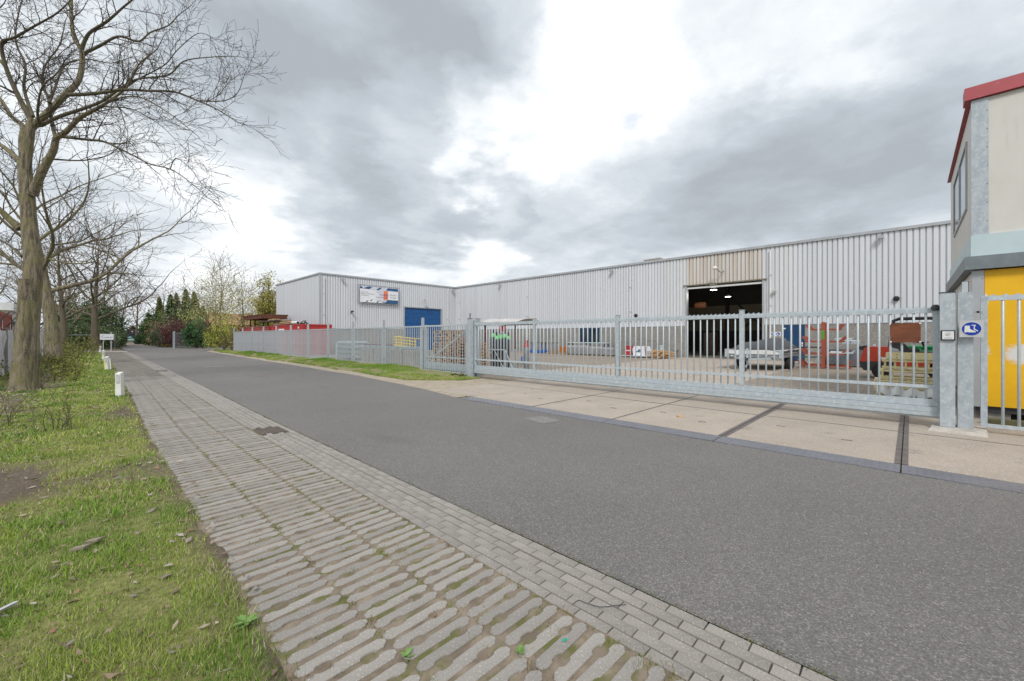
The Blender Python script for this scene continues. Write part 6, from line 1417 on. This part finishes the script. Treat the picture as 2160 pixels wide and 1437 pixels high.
t = thing('chain_link_fence', 'low grey wire fence behind the laurels', 'fence', (-1, 74, 0)); build(MB().tube([(-4.4,73.6,1.75),(2.4,74.2,1.75)], .035, 6), 'top_rail', galv, t)
for x in (-4.2,-2.0,.9,2.3): build(MB().tube([(x,73.7+.09*(x+4),0),(x,73.7+.09*(x+4),1.75)], .03, 6), 'post', galv, t)

# far end of the street
fg = thing('far_gate', 'weathered grey bar gate standing open among the shrubs', 'gate', (8.6, 70.5, 0))
A = gnd(367, 735.5); X0_, X1_ = gX(367, 69.5), gX(397, 70.5)
build(MB().box(X0_-.12, X0_+.12, 69.4, 69.6, 0, 2.25), 'gate_post', galvd, fg)
build(MB().box(X0_+.2, X1_, 69.5, 69.56, 1.95, 2.05).box(X0_+.2, X1_, 69.5, 69.56, .12, .25).box(X0_+.2, X0_+.27, 69.5, 69.56, .251, 1.949), 'frame', M('weathered_bars', (.26,.25,.25), (.2,.19,.19), 4, .6), fg)
for k in range(11): 
    x = X0_ + .38 + k * (X1_ - X0_ - .42) / 10; build(MB().box(x-.02, x+.02, 69.51, 69.55, .25, 1.95), 'bar', steel, fg)
gr_ = thing('garage', 'low dark timber garage with a shallow gable at the end of the lane', 'garage', (9, 180, 0))
ga, gb = gX(256, 178), gX(303, 178); gm = (ga + gb) / 2
build(MB().box(ga+.9, gb, 178, 184, 0, 3.2).prism([(ga+.9,3.2),(gb,3.2),(gm,4.5)], 'y', 178, 184), 'wall', M('black_boarding', (.016,.019,.03), (.024,.027,.04), 5, .7), gr_)
build(MB().prism([(ga-.4,3.05),(gm,4.55),(gb+.5,3.1),(gb+.5,3.3),(gm,4.85),(ga-.4,3.25)], 'y', 177.4, 184.4), 'roof', M('grey_roofing', (.22,.21,.18), (.17,.16,.14), 2, .9), gr_)
build(MB().box(ga+.75,ga+.9,177.9,178.0,0,3.0), 'porch_post', freshw, gr_); build(MB().box(ga+.0,ga+.1,177.9,178.0,0,3.0), 'porch_post', freshw, gr_)
for x in (gm-.1, gm+1.3): build(MB().lathe([(.2,-.02),(.22,0)], (x,177.95,3.1), 8, 'y'), 'wall_lamp', white, gr_)
hh_ = thing('brick_house', 'orange tiled house roof showing between the budding trees', 'house', (16, 112, 0)); hx = gX(470, 112)
build(MB().box(hx-5,hx+6,112,120,0,4.2), 'wall', M('house_brick', (.28,.12,.08), None, 2, .9), hh_); build(MB().prism([(111.5,4.2),(120.5,4.2),(116,7.0)], 'x', hx-5.4, hx+6.4), 'roof', M('orange_tiles', (.40,.22,.15), (.33,.18,.12), 1.5, .9), hh_); build(MB().box(hx-1,hx-.3,115.5,116.5,6.5,7.6), 'chimney', M('chimney_brick', (.25,.11,.08), None, 3, .9), hh_)
t = thing('clipped_hedge', 'dark green clipped hedge beside the parked car', 'hedge', (gX(312,112),112,0)); hxx = gX(313, 112); leafcloud('foliage', leafv, t, [((hxx + q, 112, .95), (.8, .8, .95)) for q in (-1.6,-.8,0,.8,1.6)], 3600, .11, [(.025,.055,.022), (.035,.075,.028)], .3, .6, 0, .2); build(MB().box(hxx-2.1,hxx+2.1,111.7,112.3,0,1.5), 'core', M('hedge_inside', (.02,.03,.015), None, 4, .9), t)
t = thing('blue_wheelie_bin', 'blue lidded waste bin beside the parked car', 'bin', (gX(252,128),128,0)); wx = gX(252.5,128); build(MB().prism([(wx-.5,.12),(wx+.5,.12),(wx+.6,1.2),(wx-.6,1.2)], 'y', 127.6, 128.5), 'body', fblue, t); build(MB().bbox(wx-.66,wx+.66,127.5,128.6,1.2,1.36,.06), 'lid', fblue, t)
for s in (-.5,.5): build(MB().lathe([(.1,-.04),(.12,0),(.1,.04)], (wx+s,128.4,.12), 10, 'x'), 'wheel', black, t)
t = thing('grey_wheelie_bin', 'grey waste bin standing close to the blue one', 'bin', (gX(257,130),130,0)); wx = gX(258,131); build(MB().prism([(wx-.35,.1),(wx+.35,.1),(wx+.42,1.2),(wx-.42,1.2)], 'y', 130.6, 131.4), 'body', steel, t); build(MB().bbox(wx-.45,wx+.45,130.5,131.5,1.2,1.34,.06), 'lid', dgrey, t)
# parked hatchback seen from behind
cpaint = M('pale_teal_car_paint', (.22,.42,.45), (.20,.39,.42), 2, .3, .3, spec=.6)
cx = gX(275.5, 130); cr = thing('parked_car', 'pale teal hatchback parked facing away at the lane end', 'car', (cx, 131, 0))
side = [(130.0,.35),(129.95,.75),(130.02,.95),(130.35,1.42),(130.8,1.5),(132.0,1.48),(132.9,1.02),(133.8,.9),(134.0,.6),(133.95,.35)]
vs = []; 
for (w, zi) in ((.72, 0), (.87, 1), (.87, 2), (.72, 3)):
    s = (-1, -1, 1, 1)[zi]
    for (y, z) in side: vs.append((cx + s * (w if z < 1.0 else w - .22 * (z - 1.0) / .5 - .05), y, z))
n = len(side); fs = [(k*n+i, k*n+(i+1)%n, (k+1)*n+(i+1)%n, (k+1)*n+i) for k in range(3) for i in range(n)] + [tuple(range(n))[::-1], tuple(range(3*n, 4*n))]
build(MB().add(vs, fs), 'body', cpaint, cr, True)
build(MB().add([(cx-.60,130.05,1.0),(cx+.60,130.05,1.0),(cx+.50,130.34,1.40),(cx-.50,130.34,1.40)], [(0,1,2,3)]), 'rear_window', glass, cr)
for s in (-1, 1): build(MB().box(cx+s*.72-.1,cx+s*.72+.1,129.93,130.1,.92,1.18), 'tail_light', red, cr); build(MB().box(cx+s*.93-.08,cx+s*.93+.08,132.3,132.42,1.0,1.14), 'wing_mirror', cpaint, cr)
build(MB().box(cx-.27,cx+.27,129.92,129.945,.66,.80), 'number_plate', M('yellow_plate', (.75,.55,.05), None, 3, .5), cr); build(MB().box(cx-.86,cx+.86,129.88,130.0,.35,.52), 'bumper', dgrey, cr)
for s in (-1, 1):
    for y in (130.75, 133.2): wheel(cr, cx+s*.76, y, .31, .2, 'x', steel)

# litter
tag(build(MB().add([(-.42,3.62,.07),(-.30,3.70,.075),(-.28,3.66,.085),(-.40,3.58,.08)], [(0,1,2,3)]).add([(-.41,3.60,.068),(-.29,3.68,.072),(-.29,3.67,.066),(-.41,3.59,.064)], [(0,1,2,3)]), 'foil_scrap', signgrey), 'small crumpled silver wrapper on the bare soil of the verge', 'litter')
tag(build(MB().prism([(8.05,3.25),(8.13,3.2),(8.2,3.28),(8.12,3.33)], 'z', .010, .03), 'wood_chip', freshw), 'single pale wood chip lying on the driveway slab', 'wood chip')
wr = [(2.0+.02*math.sin(k*.9)+.018*k, 1.44-.02*k+.03*math.sin(k*.6), .006+.006*abs(math.sin(k))) for k in range(14)]
tag(build(MB().tube(wr, .0022, 5), 'loose_wire', dgrey), 'thin loose black wire lying across the gutter bricks', 'wire')
tag(build(MB().add([(1.72,1.30,.004),(1.745,1.285,.012),(1.75,1.30,.012),(1.73,1.315,.005)], [(0,1,2,3)]), 'green_scrap', M('teal_plastic', (.02,.30,.20), None, 3, .4)), 'tiny teal plastic scrap in a paver hole', 'litter')
for k, (x, y) in enumerate(((-.05, 4.35), (.02, 4.43))): tag(build(MB().prism([(x-.05,y-.012),(x+.02,y-.03),(x+.06,y+.005),(x-.02,y+.02)], 'z', .05, .066), 'bark_piece', oldw), ['splintered bark piece lying on the verge turf', 'second bark piece beside the splintered one'][k], 'bark')
